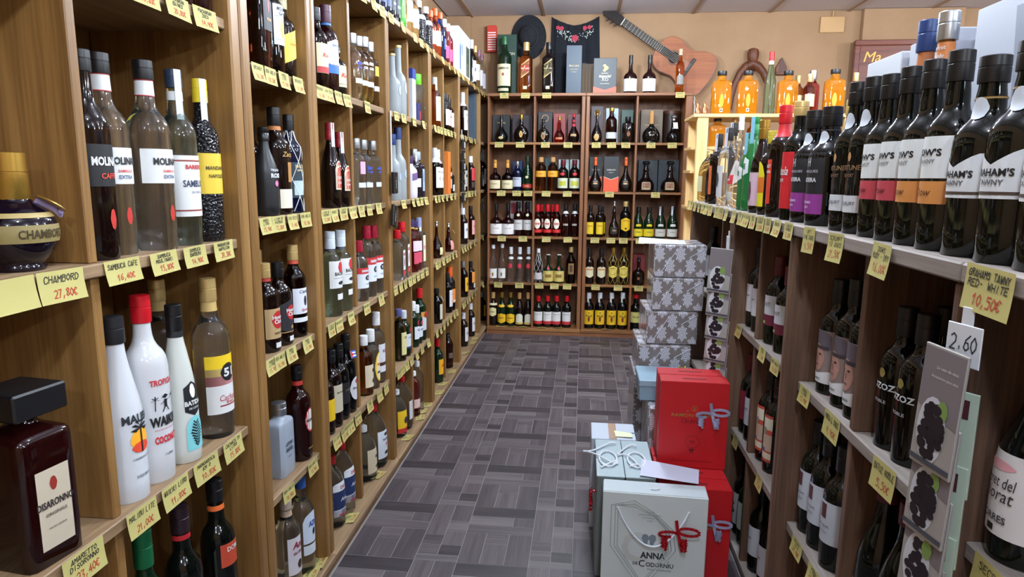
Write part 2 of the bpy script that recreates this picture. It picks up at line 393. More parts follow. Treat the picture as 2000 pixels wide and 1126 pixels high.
right_unit(1.649, 2.31, 1.673, 2.27, [2.055], 'third low dark shelf unit on the right from camera')
right_unit(2.31, 3.19, 2.35, 3.15, [2.63], 'farthest low dark shelf unit on the right')

# ------------------------------------------------------------------ bottles
# profiles: (height fraction, radius fraction)
SH = dict(
 wine=[(0,.88),(.012,1),(.58,1),(.64,.96),(.69,.78),(.73,.52),(.77,.41),(.93,.37),(.935,.41),(.965,.41),(.97,.37),(1,.37)],
 burg=[(0,.88),(.012,1),(.38,1),(.48,.95),(.58,.78),(.68,.55),(.77,.40),(.94,.35),(1,.36)],
 spirit=[(0,.92),(.015,1),(.60,1),(.66,.96),(.70,.82),(.73,.60),(.77,.44),(.84,.38),(1,.36)],
 port=[(0,.93),(.012,1),(.54,1),(.60,.98),(.65,.86),(.69,.62),(.72,.48),(.80,.46),(.86,.40),(1,.36)],
 absolut=[(0,.94),(.01,1),(.66,1),(.70,.96),(.735,.8),(.755,.55),(.77,.46),(.84,.43),(1,.42)],
 squat=[(0,.92),(.015,1),(.40,1),(.46,.96),(.52,.76),(.56,.45),(.61,.29),(.75,.25),(1,.25)],
 long=[(0,.93),(.01,1),(.46,1),(.55,.92),(.66,.66),(.76,.42),(.86,.35),(1,.33)],
 tall=[(0,.96),(.01,1),(.46,1),(.53,.95),(.58,.76),(.62,.5),(.66,.42),(.95,.38),(1,.38)],
 malibu=[(0,.95),(.01,1),(.42,1),(.53,.90),(.64,.70),(.74,.52),(.82,.42),(1,.36)],
 jug=[(0,.72),(.02,.93),(.05,1),(.45,1),(.58,.97),(.70,.84),(.79,.6),(.85,.34),(.89,.25),(1,.25)],
 ribs=[(0,.8),(.02,.96),(.04,1)]+[(.06+.045*k,(1,.93)[k%2]) for k in range(13)]+[(.68,1),(.76,.85),(.84,.55),(.90,.33),(1,.33)],
 sphere=[(0,.60),(.03,.66),(.07,.58),(.10,.70),(.20,.93),(.32,1),(.42,.97),(.50,.82),(.56,.58),(.60,.42),(.66,.40),(1,.40)],
 disc=[(0,.5),(.02,.62),(.10,.82),(.22,.98),(.34,1),(.46,.88),(.55,.6),(.60,.36),(.66,.26),(.85,.22),(1,.22)],
 drop=[(0,.66),(.02,.78),(.14,.98),(.24,1),(.36,.82),(.48,.5),(.56,.32),(.66,.24),(.86,.2),(1,.2)],
 decant=[(0,.72),(.02,.85),(.10,1),(.22,1),(.34,.88),(.42,.58),(.48,.42),(.56,.36),(.66,.30),(.70,.38),(.76,.26),(.84,.2),(1,.2)],
 flaskb=[(0,.6),(.03,.8),(.16,1),(.30,.96),(.42,.74),(.50,.40),(.56,.22),(.7,.18),(1,.18)],
 sq=[(0,.96),(.012,1),(.66,1),(.70,.95),(.73,.70),(.76,.46),(.84,.42),(1,.42)],
 sqlow=[(0,.96),(.012,1),(.70,1),(.75,.95),(.78,.66),(.80,.44),(.86,.40),(1,.40)],
 cone=[(0,.92),(.01,1),(.30,.97),(.5,.86),(.68,.6),(.78,.42),(.86,.36),(1,.34)],
)
def profile(shape):
    p = SH[shape]; q = [p[0]]
    for (z0, r0), (z1, r1) in zip(p, p[1:]):
        q.append((z0*.75+z1*.25, r0*.75+r1*.25)); q.append((z0*.25+z1*.75, r0*.25+r1*.75))
    q.append(p[-1]); return q
class Surf:
    def __init__(s, shape, r, h, n=2, ratio=1.0):
        s.p = profile(shape); s.r, s.h, s.n, s.ratio = r, h, n, ratio
    def rf(s, zf):
        p = s.p
        for (z0, r0), (z1, r1) in zip(p, p[1:]):
            if z0 <= zf <= z1: return r0 + (r1-r0)*((zf-z0)/(z1-z0) if z1 > z0 else 0)
        return p[-1][1]
    def ring(s, zf, rf=None):
        rf = s.rf(zf) if rf is None else rf; k = min(1, max(0, (rf-.45)/.35))   # 0 neck .. 1 body
        return rf*s.r, rf*s.r*(1+(s.ratio-1)*k), 2+(s.n-2)*k
    def pt(s, a, zf, off=0, rf=None):
        rx, ry, n = s.ring(zf, rf); c, q = math.cos(a), math.sin(a)
        rad = (abs(c/rx)**n + abs(q/ry)**n) ** (-1/n)
        L = rad + off
        return (c*L, q*L, zf*s.h)
    def body(s, seg):
        mb = MB(); base = 0
        for zf, rf in s.p: mb.v += [s.pt(2*PI*j/seg, zf, 0, rf) for j in range(seg)]
        for k in range(len(s.p)-1):
            for j in range(seg): mb.f.append((k*seg+j, k*seg+(j+1) % seg, (k+1)*seg+(j+1) % seg, (k+1)*seg+j))
        mb.f.append(tuple(range(seg))[::-1]); e = (len(s.p)-1)*seg; mb.f.append(tuple(e+j for j in range(seg)))
        return mb
    def xa(s, x, zf):
        rx, ry, n = s.ring(zf)
        if n > 3: return -PI/2 + math.atan2(x, ry)
        return -PI/2 + x/rx
    def patch(s, z0, z1, arc, off=.0007, top=None, a0=-PI/2):
        """label wrapped on the body; arc in degrees; top: 'arch','oval','point' outlines"""
        na, nz = max(6, int(arc/12)), 5; A = math.radians(arc); mb = MB()
        for j in range(nz+1):
            for i in range(na+1):
                u = i/na*2-1; t = j/nz; lo, hi = z0, z1
                if top == 'arch': hi = z0 + (z1-z0)*(.70+.30*math.sqrt(max(0, 1-u*u)))
                elif top == 'oval': e = math.sqrt(max(.02, 1-u*u)); m = (z0+z1)/2; lo, hi = m-(z1-z0)/2*e, m+(z1-z0)/2*e
                elif top == 'point': hi = z1-(z1-z0)*.16*abs(u); lo = z0+(z1-z0)*.16*abs(u)
                elif top == 'slant': hi = z1+(z1-z0)*.22*u; lo = z0+(z1-z0)*.22*u
                elif top == 'dip': hi = z1-(z1-z0)*.30*max(0, 1-abs(u)*1.6)
                mb.v.append(s.pt(a0+u*A/2, lo+(hi-lo)*t, off))
        for j in range(nz):
            for i in range(na): mb.f.append((j*(na+1)+i, j*(na+1)+i+1, (j+1)*(na+1)+i+1, (j+1)*(na+1)+i))
        return mb
    def text(s, st, zc, w_, hgt=None, bold=.0, shear=0, off=.0013, cx=0, into=None):
        v, f, tw, th = text_mesh(st, bold); kx = w_/tw; kz = (hgt/th) if hgt else kx
        mb = into or MB(); i = len(mb.v)
        for a, b in v:
            z = zc + b*kz/s.h; mb.v.append(s.pt(s.xa(cx+(a+shear*b)*kx, zc), z, off))
        mb.f += [tuple(i+k for k in q) for q in f]
        return mb
ST = {}
def S(name, shape, r, gl, cap, look, *labels, n=2, ratio=1.0, neck=None, extra=None, h0=.27, kind='liquor_bottle', capr=1.18, seg=20):
    ST[name] = dict(shape=shape, r=r, gl=gl, cap=cap, look=look, labels=labels, n=n, ratio=ratio, neck=neck, extra=extra, h0=h0, kind=kind, capr=capr, seg=seg)
# label tuple: (z0, z1, arc, colour, outline, [ (text, z, width, colour[, height, bold, shear]) ... ])
W, CR, YL, BK, RD_ = '#d6d6d4', '#d6caa6', '#e8c020', '#101012', '#b41c1c'
K = '#1a1a1c'
PROTO = {}
def build(name):
    s = ST[name]; sf = Surf(s['shape'], s['r'], s['h0'], s['n'], s['ratio']); h = s['h0']
    t = bpy.data.objects.new(s['kind'], None); C.objects.link(t); t.empty_display_size = .02
    bd = link('body', sf.body(s['seg']).mesh('body', True, 50), glass(s['gl']), t)
    if s['cap']:
        cm_, z0, *rest = s['cap']; rr = sf.rf(max(z0, .8))*s['r']*s['capr']; e = .0008
        if rest and rest[0] == 'block':
            b_ = s['r']*.92; co = obj('cap', MB().cbox(-b_, b_, -b_*s['ratio'], b_*s['ratio'], h*z0, h+.003, .003), cm_, t)
        elif rest and rest[0] == 'ball':
            co = obj('cap', MB().lathe([(rr, h*z0), (rr, h*(z0*.7+.3)), (rr*1.7, h*(z0*.5+.5)), (rr*1.8, h*(z0*.25+.75)), (rr*1.2, h*.995), (rr*.4, h)], 14), cm_, t, True)
        else:
            ct = h + .0006
            pr = [(rr, h*z0), (rr*1.02, h*(z0+.005)), (rr*1.02, h*(z0*.45+.55)), (rr*.985, h*(z0*.45+.55)+.0006), (rr*.985, h*(z0*.4+.6)), (rr*1.02, h*(z0*.4+.6)+.0006), (rr*1.0, ct-.0012), (rr*.92, ct)]
            co = obj('cap', MB().lathe(pr, 16), cm_, t, True)
    if s['neck']:
        for (z0, z1, col) in s['neck']:
            obj('neck_band', sf.patch(z0, z1, 359, .0012), paint(col, .5), t, True)
    for (z0, z1, arc, col, outl, txt) in s['labels']:
        if col is None: lb = t
        else: lb = obj('label', sf.patch(z0, z1, arc, .0007, outl), paint(col, .55), t, True)
        bycol = {}
        for q in txt:
            st, zc, w_, tc = q[:4]; hgt = q[4] if len(q) > 4 else None; bo = q[5] if len(q) > 5 else .02; shr = q[6] if len(q) > 6 else 0
            if st.startswith('['):      # simple printed shapes: [bar], [dot], [box]
                if st == '[bar]': m_ = sf.patch(zc-hgt/h/2, zc+hgt/h/2, math.degrees(w_/max(.01, sf.rf(zc)*s['r'])), .0012)
                elif st == '[dot]': m_ = sf.patch(zc-hgt/h/2, zc+hgt/h/2, math.degrees(w_/max(.01, sf.rf(zc)*s['r'])), .0012, 'oval')
                obj('emblem', m_, paint(tc, .5), lb, True); continue
            bycol[tc] = sf.text(st, zc, w_, hgt, bo, shr, .0018, into=bycol.get(tc))
        for tc, m_ in bycol.items(): obj('lettering', m_, paint(tc, .5), lb)
    if s['extra']: s['extra'](t, sf)
    return t
def ex_strap(col='#c8ccd2', z0=.72, z1=1.005, da=-.45):
    def fn(t, sf):      # paper tax strip over the cap and down the neck
        a = -PI/2+da; h = sf.h; mb = MB(); w_ = .007
        pts = [(sf.r*.5, h*z0), (sf.r*.47, h*.86), (sf.r*.45, h*1.0), (sf.r*.3, h*1.004), (0, h*1.005)]
        for (r0, z0_), (r1, z1_) in zip(pts, pts[1:]):
            c, q = math.cos(a), math.sin(a); px, py = -q*w_, c*w_
            mb.quad((c*r0-px, q*r0-py, z0_), (c*r0+px, q*r0+py, z0_), (c*r1+px, q*r1+py, z1_), (c*r1-px, q*r1-py, z1_))
        obj('tax_strip', mb, paint(col, .5), t)
    return fn
def ex_net(col, kk=7):
    def fn(t, sf):
        mb = MB()
        for sgn in (1, -1):
            for i in range(kk):
                pts = []
                for j in range(15):
                    zf = .02+.92*j/14; a = 2*PI*i/kk + sgn*zf*3.6; pts.append(sf.pt(a, zf, .0014))
                mb.tube(pts, .0011, 4)
        obj('net', mb, paint(col, .6), t)
    return fn
def ex_handle(col):
    def fn(t, sf):
        h, r = sf.h, sf.r; z = h*.93; x = r*.30
        pts = [(x, 0, z), (r*.6, 0, z+.006), (r*1.0, 0, z+.004), (r*1.1, 0, z-.004), (r*1.0, 0, z-.012), (r*.6, 0, z-.012), (x, 0, z-.010)]
        obj('handle', MB().tube(pts, .0035, 6), paint(col, .4), t, True, rot=(0, 0, .3))
    return fn
def ex_clip(t, sf):
    h, r = sf.h, sf.r; mb = MB()
    for s_ in (-1, 1): mb.tube([(s_*r*.45, 0, h*.84), (s_*r*.62, 0, h*.93), (s_*r*.4, 0, h*1.0), (0, 0, h*1.02)], .0012, 5)
    obj('wire_clip', mb, paint('#c0c4c8', .25, 1), t)
    obj('stopper', MB().lathe([(r*.36, h*.985), (r*.4, h*1.0), (r*.3, h*1.018)], 12), paint('#d8d4cc', .4), t, True)
def ex_hangtag(col, w_=.03, hh=.04, txt=None, zf=.78):
    def fn(t, sf):
        mb = MB().cbox(-w_/2, w_/2, -.0006, .0006, -hh, 0, .0003)
        o = obj('hang_tag', mb, paint(col, .5), t, loc=(sf.r*.15, -sf.r*.75, sf.h*zf), rot=(-.35, 0, .25))
    return fn
def ex_flag(t, sf):      # small blue striped flag tag with red triangle
    o = obj('flag_tag', MB().cbox(-.016, .016, -.0006, .0006, -.026, 0, .0003), paint('#e8e8ee', .5), t, loc=(-sf.r*.2, -sf.r*.8, sf.h*.80), rot=(-.3, .1, -.2))
    m1 = MB()
    for k in range(3): m1.quad((-.016, -.001, -.026+k*.0104), (.016, -.001, -.026+k*.0104), (.016, -.001, -.0208+k*.0104), (-.016, -.001, -.0208+k*.0104))
    obj('stripes', m1, paint('#2850b0', .5), o)
    obj('triangle', MB().poly([(-.016, -.0014, -.026), (0, -.0014, -.013), (-.016, -.0014, 0)]), paint('#c82030', .5), o)
def ex_seal(t, sf):      # pale guarantee seal pasted over the neck
    obj('neck_seal', sf.patch(.69, .80, 70, .0016, 'oval', -PI/2+.35), paint('#b8bec6', .5), t, True)
def ex_medal(col):
    def fn(t, sf):
        zf = .50; y = -sf.rf(zf)*sf.r
        obj('medallion', MB().lathe([(.0, 0), (.014, 0), (.0155, .001), (.0155, .002), (.013, .003), (0.001, .003)], 16), paint(col, .35), t, True, loc=(0, y, sf.h*zf), rot=(PI/2, 0, 0))
    return fn
def ex_pendant(t, sf):   # gold disc and pale ribbon hanging on the neck of the round bottle
    obj('pendant', MB().lathe([(.001, 0), (.021, 0), (.022, .0015), (.021, .003), (.001, .003)], 20), paint('#a8843c', .35, .7), t, True, loc=(.030, -.036, sf.h*.56), rot=(.5, .35, .6))
    obj('ribbon', MB().tube([(.02, -.02, sf.h*.60), (.036, -.036, sf.h*.52), (.044, -.04, sf.h*.46), (.038, -.046, sf.h*.50)], .004, 6), paint('#b8a8d8', .4), t, True)
def ex_portrait(t, sf):  # printed grey cap, face and white shirt
    h = sf.h
    lb = obj('label', sf.patch(.10, .56, 150, .0007), paint('#8c7c78', .6), t, True)
    obj('printed_cap', sf.patch(.40, .56, 110, .0011, 'arch'), paint('#5f5862', .6), lb, True)
    obj('printed_face', sf.patch(.20, .44, 66, .0013, 'oval'), paint('#b08478', .6), lb, True)
    obj('printed_shirt', sf.patch(.10, .21, 150, .0015, 'dip'), paint('#d8dade', .6), lb, True)
    obj('printed_peak', sf.patch(.395, .425, 92, .0016), paint('#3c363c', .6), lb, True)
    mb = MB()
    for s_ in (-1, 1): mb2 = sf.patch(.345, .36, 14, .0018, 'oval', -PI/2+s_*.24); obj('printed_eye', mb2, paint('#2c1c1a', .6), lb, True)
    obj('printed_mouth', sf.patch(.25, .26, 22, .0018, 'oval'), paint('#5c302c', .6), lb, True)
    obj('printed_nose', sf.patch(.285, .345, 9, .0018, 'oval'), paint('#96665c', .6), lb, True)
    obj('lettering', sf.text('MALFISO', .135, .028, None, .02, 0, .0021), paint('#2a2a2c', .6), lb)
def ex_palm(t, sf):      # sunset disc with a palm
    h = sf.h
    obj('printed_sun', sf.patch(.27, .41, 62, .001, 'oval'), paint('#f0a828', .5), t, True)
    obj('printed_dusk', sf.patch(.27, .33, 58, .0014, 'oval'), paint('#d8482c', .5), t, True)
    m1 = sf.patch(.27, .41, 5, .0018); obj('printed_trunk', m1, paint(K, .5), t)
    mb = MB()
    for k in range(7):
        a = PI*(k/6); x0, z0 = 0, .41
        x1, z1 = math.cos(a)*.020, .41+math.sin(a)*.05-.012
        P_ = [sf.pt(sf.xa(x, z), z, .002) for x, z in ((x0-.001, z0), (x1*.6, z1+.006), (x1, z1), (x1*.5, z1-.012), (x0+.001, z0-.004))]
        mb.poly(P_)
    obj('printed_fronds', mb, paint(K, .5), t)
def ex_monkey(t, sf):    # line art of a figure between two palms on the white bottle
    mb = MB()
    def blob(x, z, rx, rz, n=12): mb.poly([sf.pt(sf.xa(x+rx*math.cos(2*PI*k/n), z), z+rz*math.sin(2*PI*k/n)/sf.h, .0015) for k in range(n)])
    def bar(x0, z0, x1, z1, w_=.0012):
        mb.quad(*[sf.pt(sf.xa(x, z/sf.h), z/sf.h, .0016) for x, z in ((x0-w_, z0), (x0+w_, z0), (x1+w_, z1), (x1-w_, z1))])
    z0 = sf.h*.40
    for sx in (-.021, .021):
        bar(sx, z0, sx*.95, z0+.022, .0009)
        for k in range(5):
            a = PI*k/4; bar(sx*.95, z0+.022, sx*.95+.008*math.cos(a), z0+.020+.009*math.sin(a), .0011)
    for dx, dz, r_ in ((0, .026, .0042), (-.005, .026, .0016), (.005, .026, .0016)): blob(dx, (z0+dz)/sf.h, r_, r_)
    bar(0, z0+.004, 0, z0+.02, .0032); bar(-.002, z0+.016, -.011, z0+.012); bar(.002, z0+.016, .011, z0+.02); bar(-.002, z0+.006, -.007, z0-.004); bar(.002, z0+.006, .007, z0-.004)
    obj('printed_figure', mb, paint(K, .5), t)
def ex_fern(t, sf):
    lb = obj('leaf_panel', sf.patch(.08, .30, 70, .0012, 'arch'), paint('#7cc4c8', .5), t, True)
    mb = MB()
    for k in range(9):
        z = .10+.018*k; L = .015*(1-abs(k-4)/7)
        for s_ in (-1, 1): mb.poly([sf.pt(sf.xa(x, zz), zz, .002) for x, zz in ((0, z), (s_*L, z+.022), (s_*L*.8, z+.030), (0, z+.010))])
    obj('printed_fern', mb, paint('#18222a', .5), lb)
gold, silver, white, black = paint('#b08a3c', .3, .8), paint('#b4b8bc', .3, .9), paint('#e6e6e6', .35), paint('#121214', .35)
rcap, ocap, bcap, gcap = paint('#c01420', .35), paint('#e05a1c', .4), paint('#20386c', .35), paint('#5cb81c', .35)
cork, pcap, wine_r, lav = paint('#b98a54', .6), paint('#4a2438', .4), paint('#5a1420', .4), paint('#d8dce2', .35)
lid = paint('#d8b878', .35, .5)
# --- left rack
S('raspberry', 'sphere', .056, 'dpurp', (gold, .60), 'black round liqueur bottle with gold band', (.25,.40,359,'#8a7a4a',None,[('CHAMBORD',.325,.075,'#3a2c10',.013)]), extra=ex_pendant, h0=.175, seg=32, neck=[(.46,.50,'#a8925a')], capr=1.05)
S('almond', 'sqlow', .048, 'dred', (black, .86, 'block'), 'dark square almond liqueur bottle', (.10,.56,60,'#b9ac96',None,[('DISARONNO',.36,.060,'#2a2024',.012,.03),('ORIGINALE',.30,.035,'#5a4a40'),('[dot]',.47,.012,'#8a2a20',.022),('VELVET LIQUEUR',.22,.03,'#6a5c50')]), n=9, h0=.274, seg=36, capr=1.1)
mol = [('MOLINARI',.475,.062,K,.0135,.04),('SAMBUCA',.425,.03,'#c83a3a'),('EXTRA',.395,.028,'#4a5a7a')]
S('samb', 'spirit', .04, 'clear', (black, .90), 'clear anise liqueur bottle, black cap', (.36,.54,150,W,None,mol), (.14,.26,30,None,None,[('[dot]',.20,.012,'#b82c20',.03)]), neck=[(.82,.895,W),(.815,.823,'#b03030'),(.893,.90,'#b03030')], h0=.35, seg=28)
S('sambcafe', 'spirit', .034, 'darkb', (black, .90), 'dark coffee anise liqueur bottle', (.36,.56,150,BK,None,[('MOLINARI',.48,.055,W,.013,.04),('CAFFE',.41,.03,'#d04030')]), (.14,.26,30,None,None,[('[dot]',.20,.012,'#b82c20',.03)]), h0=.30, seg=28)
S('sambgreen', 'spirit', .036, 'clearg', (paint('#25364a', .4), .90), 'green-tinted anise bottle with silver tax strip', (.17,.52,170,W,None,[('BARBERO',.455,.045,'#b82020',.009,.03),('SAMBUCA',.36,.058,'#24304a',.014,.02),('DI CIVITA',.31,.025,'#6a7080'),('[bar]',.49,.10,'#8a3a34',.003),('[bar]',.205,.10,'#8a3a34',.003)]), extra=ex_strap(), neck=[(.83,.88,W)], h0=.35, seg=28)
S('mandarin', 'spirit', .034, 'textured', (paint('#e8cc30', .4), .86), 'dark pebbled mandarin liqueur bottle, yellow cap', (.30,.55,170,'#d8b838',None,[('MANDARINE',.46,.055,'#3a3418',.008),('NAPOLEON',.41,.045,'#3a3418',.008)]), extra=ex_strap(), h0=.345, seg=28)
S('coco1', 'malibu', .038, '#c6c8cc', (paint('#1c1c20', .4), .86), 'white coconut rum bottle with palm sunset', (.40,.5,90,None,None,[('MALIBU',.46,.062,'#22262c',.016,.03),('LIQUEUR',.14,.03,'#5a6068'),('CARIBBEAN RUM',.24,.04,'#6a7078')]), extra=ex_palm, h0=.342, seg=28)
S('waikiki', 'spirit', .04, '#cacacc', (rcap, .86), 'white coconut liqueur bottle with red cap', (.1,.6,90,None,None,[('TROPICAL',.55,.055,'#c42a34',.012,.03),('WAIKIKI',.34,.064,K,.020,.05),('COCONUT',.24,.052,'#c42a34',.015,.05),('LIQUEUR MADE WITH COCONUT AND RUM',.295,.05,'#c42a34'),('1 LITER',.155,.018,K)]), extra=ex_monkey, h0=.366, seg=28)
S('batida', 'cone', .036, '#c8cac2', (black, .84), 'creamy coconut bottle with toucan badge', (.30,.52,70,'#14161c','point',[('BATIDA',.385,.040,W,.010,.04),('DE COCO',.35,.025,W),('[dot]',.46,.014,'#f0ece0',.030)]), extra=ex_fern, h0=.331, seg=28, neck=[(.80,.845,'#16181c')])
S('cachaca', 'spirit', .04, 'clear', (lid, .86), 'clear cane spirit bottle with yellow label', (.16,.52,150,W,None,[('Cachaca',.26,.05,'#b03040',.014,.0,.2),('[bar]',.21,.05,'#8a2a24',.003),('Brasil',.23,.02,'#b03040')]), (.40,.53,150,'#e8c41c',None,[('[dot]',.42,.040,K,.042),('51',.42,.026,W,.020,.04)]), (.34,.40,150,'#b02024',None,[]), neck=[(.80,.86,'#c8a868')], h0=.364, seg=28)
S('greencap', 'wine', .036, 'dgreen', (paint('#0c5a34', .35), .80), 'dark green bottle with green capsule', (.2,.45,150,W,None,[]), h0=.35, seg=24)
S('redcollar', 'port', .038, 'darkg', (paint('#2a1a22', .35), .84), 'dark bottle with red collar', (.2,.45,150,'#e0dcd0',None,[]), neck=[(.80,.83,'#b02028')], h0=.35, seg=24)
S('orangecollar', 'port', .038, 'darkg', (black, .86), 'dark sherry bottle with orange collar', (.42,.58,90,'#b8442c',None,[('DOM',.54,.03,W,.012)]), neck=[(.80,.835,'#e06a30')], h0=.35, seg=28)
S('pachdark', 'spirit', .034, 'dred', (black, .86), 'dark sloe liqueur bottle', (.2,.45,150,CR,None,[]))
S('blackredrum', 'sq', .030, 'cola', (black, .85), 'reddish rum bottle with black label', (.36,.80,80,'#2c2c30',None,[('NEGRITA',.70,.035,'#c82a30',.010),('[dot]',.58,.010,'#c82a30',.03),('RON',.46,.02,'#d8a860')]), n=5)
S('whitelabelrum', 'spirit', .034, 'cola', (black, .88), 'rum bottle with tall white label', (.28,.66,95,'#dfe4ea',None,[('MOUNT',.62,.034,K,.010,.03),('GAY',.575,.024,K),('[dot]',.43,.018,'#e0a040',.05),('[bar]',.55,.05,'#9098a8',.002),('[bar]',.33,.05,'#9098a8',.002)]))
S('yellowlabelrum', 'spirit', .034, 'darkb', (paint('#b8b08c', .4), .84), 'dark rum bottle with yellow ribbon label', (.24,.58,120,'#dcc44c','slant',[('Gold',.42,.03,'#c07020',None,.01,.3)]))
S('pinkbadge', 'long', .033, 'frostblack', (black, .85), 'black frosted cream-liqueur bottle, pink rose', (.3,.6,90,None,None,[('TEQUILA',.52,.034,'#c8ccd2',.008,.03),('ROSE',.46,.034,'#c8ccd2',.014,.05),('[dot]',.37,.013,'#e070a0',.018)]))
S('darkcap', 'wine', .032, 'darkb', (paint('#3a3a40', .4), .80), 'tall dark bottle with grey capsule', (.2,.5,140,CR,None,[]))
S('zacapa', 'spirit', .038, 'darkb', (black, .83), 'dark aged rum bottle with cream strip', (.06,.24,110,'#d8d0bc',None,[]), (.3,.7,90,None,None,[('Zacapa',.56,.05,'#b89050',None,.01,.3),('[bar]',.40,.02,'#a87840',.05)]), neck=[(.79,.83,'#b06a30')], seg=24)
S('netrum', 'spirit', .032, 'dblue', (black, .84), 'dark rum bottle in white string net', (.16,.52,120,'#20303a',None,[('BARCELO',.48,.04,'#c8b080',.009),('IMPERIAL',.44,.03,'#c8b080'),('[bar]',.26,.05,'#a8bcc0',.04)]), extra=ex_net('#d8d8d4', 5), seg=24)
hav = (.16,.50,130,'#b09468',None,[('[dot]',.37,.042,'#b02428',.055),('Havana',.40,.040,W,.012,.03),('Club',.35,.030,W,.012,.03),('ESPECIAL',.22,.03,K)])
S('havana', 'spirit', .034, 'darkb', (lid, .84), 'dark rum bottle with tan label', hav, (.05,.11,40,W,None,[]), neck=[(.80,.84,'#a83028')])
S('havanablack', 'spirit', .034, 'darkb', (black, .82), 'black-labelled rum bottle with red disc', (.14,.56,140,'#26242a','point',[('[dot]',.40,.040,'#b02428',.050),('Havana',.43,.040,W,.012,.03),('Club',.38,.030,W,.012,.03),('[bar]',.165,.08,'#a8824a',.003),('[dot]',.22,.012,'#a8824a',.012)]), (.05,.11,40,W,None,[]))
S('goldcaprum', 'spirit', .034, 'cola', (lid, .84), 'rum bottle with gold cap', (.2,.45,140,CR,None,[]))
S('captain', 'spirit', .034, 'cola', (lid, .84), 'spiced rum bottle with pale label', (.26,.54,130,'#d8dae2',None,[('Captain',.50,.04,'#3a4868',None,.01,.2),('Spiced',.30,.03,'#b03040',None,.01,.2),('[dot]',.40,.012,'#2a2a34',.03)]), (.17,.22,130,'#dcdde2',None,[]), neck=[(.80,.84,'#c04a30')])
S('silversquare', 'sqlow', .042, '#9aa4b0', (silver, .84), 'silver-grey square bottle', (.2,.6,90,None,None,[('LITTLE',.44,.035,'#3a4458',.010,.04),('SHOCK',.36,.035,'#3a4458',.012,.05),('[bar]',.26,.03,'#3a4458',.002)]), n=7, ratio=.62, h0=.21, seg=28)
S('negrita', 'spirit', .036, 'dred', (black, .86), 'dark red rum bottle with round label', (.30,.56,70,'#b02830','oval',[]), (.315,.545,62,'#e0dcd8','oval',[('NEGRITA',.43,.036,K,.008,.03)]), (.10,.17,80,None,None,[('ORIGINAL',.13,.03,'#b09060')]), neck=[(.80,.845,'#b03028')])
S('anisclear', 'spirit', .036, 'clear', (paint('#c8b8a8', .4), .85), 'clear anise bottle, label with red script', (.20,.58,120,'#d4d0d8',None,[('Anis',.50,.045,'#8a2030',None,.03,.2),('del Mono',.42,.045,'#8a2030',None,.02,.2),('[dot]',.29,.02,'#3a3028',.025)]), neck=[(.78,.84,'#c0a890')])
S('anisblue', 'spirit', .036, 'clear', (paint('#3060b0', .4), .88), 'clear anise bottle with blue cap', (.32,.64,120,'#c8d4e4','arch',[('AZUL',.52,.04,'#2850a0',.016,.04),('[dot]',.43,.014,'#283040',.02)]), (.20,.30,120,'#d0d8e0',None,[]))
S('creamrum', 'spirit', .034, 'cola', (black, .84), 'rum bottle with cream and red label', (.2,.56,120,CR,None,[('Ron',.42,.03,'#c02830',None,.01,.2),('[bar]',.24,.07,'#b03030',.02)]))
S('purplecap', 'spirit', .036, 'dred', (pcap, .80), 'dark rum bottle with purple capsule', (.28,.62,110,'#dfe4ea','point',[('BARCELO',.54,.036,'#3a6a9a',.008),('GRAN',.46,.02,'#b0a070')]), (.22,.32,110,'#3468b8',None,[]), neck=[(.77,.80,'#3468a8')])
S('shortcream', 'spirit', .032, 'darkg', (black, .86), 'short dark bottle with cream label', (.18,.62,120,CR,None,[('Ron',.42,.035,'#c02830',None,.02,.3),('[bar]',.24,.06,'#8a7a50',.002)]), h0=.18)
S('archlabel', 'long', .031, 'darkb', (paint('#8a1c24', .35), .80), 'dark bottle with red arched label', (.22,.56,80,'#d8c8b0','arch',[]), (.235,.545,66,'#b03828','arch',[('CACIQUE',.36,.030,W,.009,.03),('[bar]',.30,.025,'#e8a0a0',.006)]), extra=ex_strap())
S('bacardi', 'spirit', .036, 'clearg', (paint('#d4dce4', .35), .80), 'clear white rum bottle with bat badge', (.34,.66,140,W,None,[('[dot]',.585,.026,'#c03038',.036),('BACARDI',.51,.052,K,.011,.02),('[bar]',.46,.06,'#9aa0a8',.002),('[dot]',.40,.03,'#2c2c30',.012)]), (.20,.27,60,'#d8d8dc',None,[]), neck=[(.77,.80,'#30343c')], seg=24)
S('yellowdark', 'spirit', .034, 'darkb', (black, .86), 'dark bottle with yellow label', (.2,.5,140,YL,None,[]))
S('creamdark', 'spirit', .034, 'darkb', (black, .84), 'dark rum bottle with cream label', (.2,.56,120,'#c8c0a8',None,[('MATUSALEM',.46,.04,K,.006)]))
S('blackcaprum', 'wine', .034, 'black', (black, .82), 'black rum bottle with plain capsule', (.22,.5,120,'#1c1c1e',None,[('LEGENDARIO',.4,.04,'#8a7a5a',.006)]))
S('flagrum', 'wine', .034, 'black', (black, .82), 'black rum bottle with little flag tag', (.16,.46,100,'#d0d0d4','oval',[('[dot]',.40,.012,'#c02830',.015),('Arecha',.32,.04,K,None,.01,.2)]), extra=ex_flag)
S('petblue', 'jug', .042, 'plastic', (rcap, .90), 'plastic flask with dark blue label', (.18,.62,120,'#20305a',None,[('Anis',.42,.035,'#d0d0d8',None,.02,.2)]), (.54,.66,120,'#d8dce0','arch',[('DEL',.59,.03,'#b04040')]), (.18,.28,120,'#d8dce0',None,[('[bar]',.20,.05,'#c03040',.006)]), kind='plastic_bottle', seg=24)
absl = [('ABSOLUT',.56,.046,'#2848b0',.012,.04),('VODKA',.50,.036,'#2848b0',.010,.04),('[bar]',.30,.055,'#c8d4e4',.020)]
S('absolut', 'absolut', .032, 'clear', (silver, .85), 'clear vodka bottle with blue lettering', (.1,.6,90,None,None,absl+[('Country of Sweden',.42,.045,'#3a3a48',None,.0,.2)]))
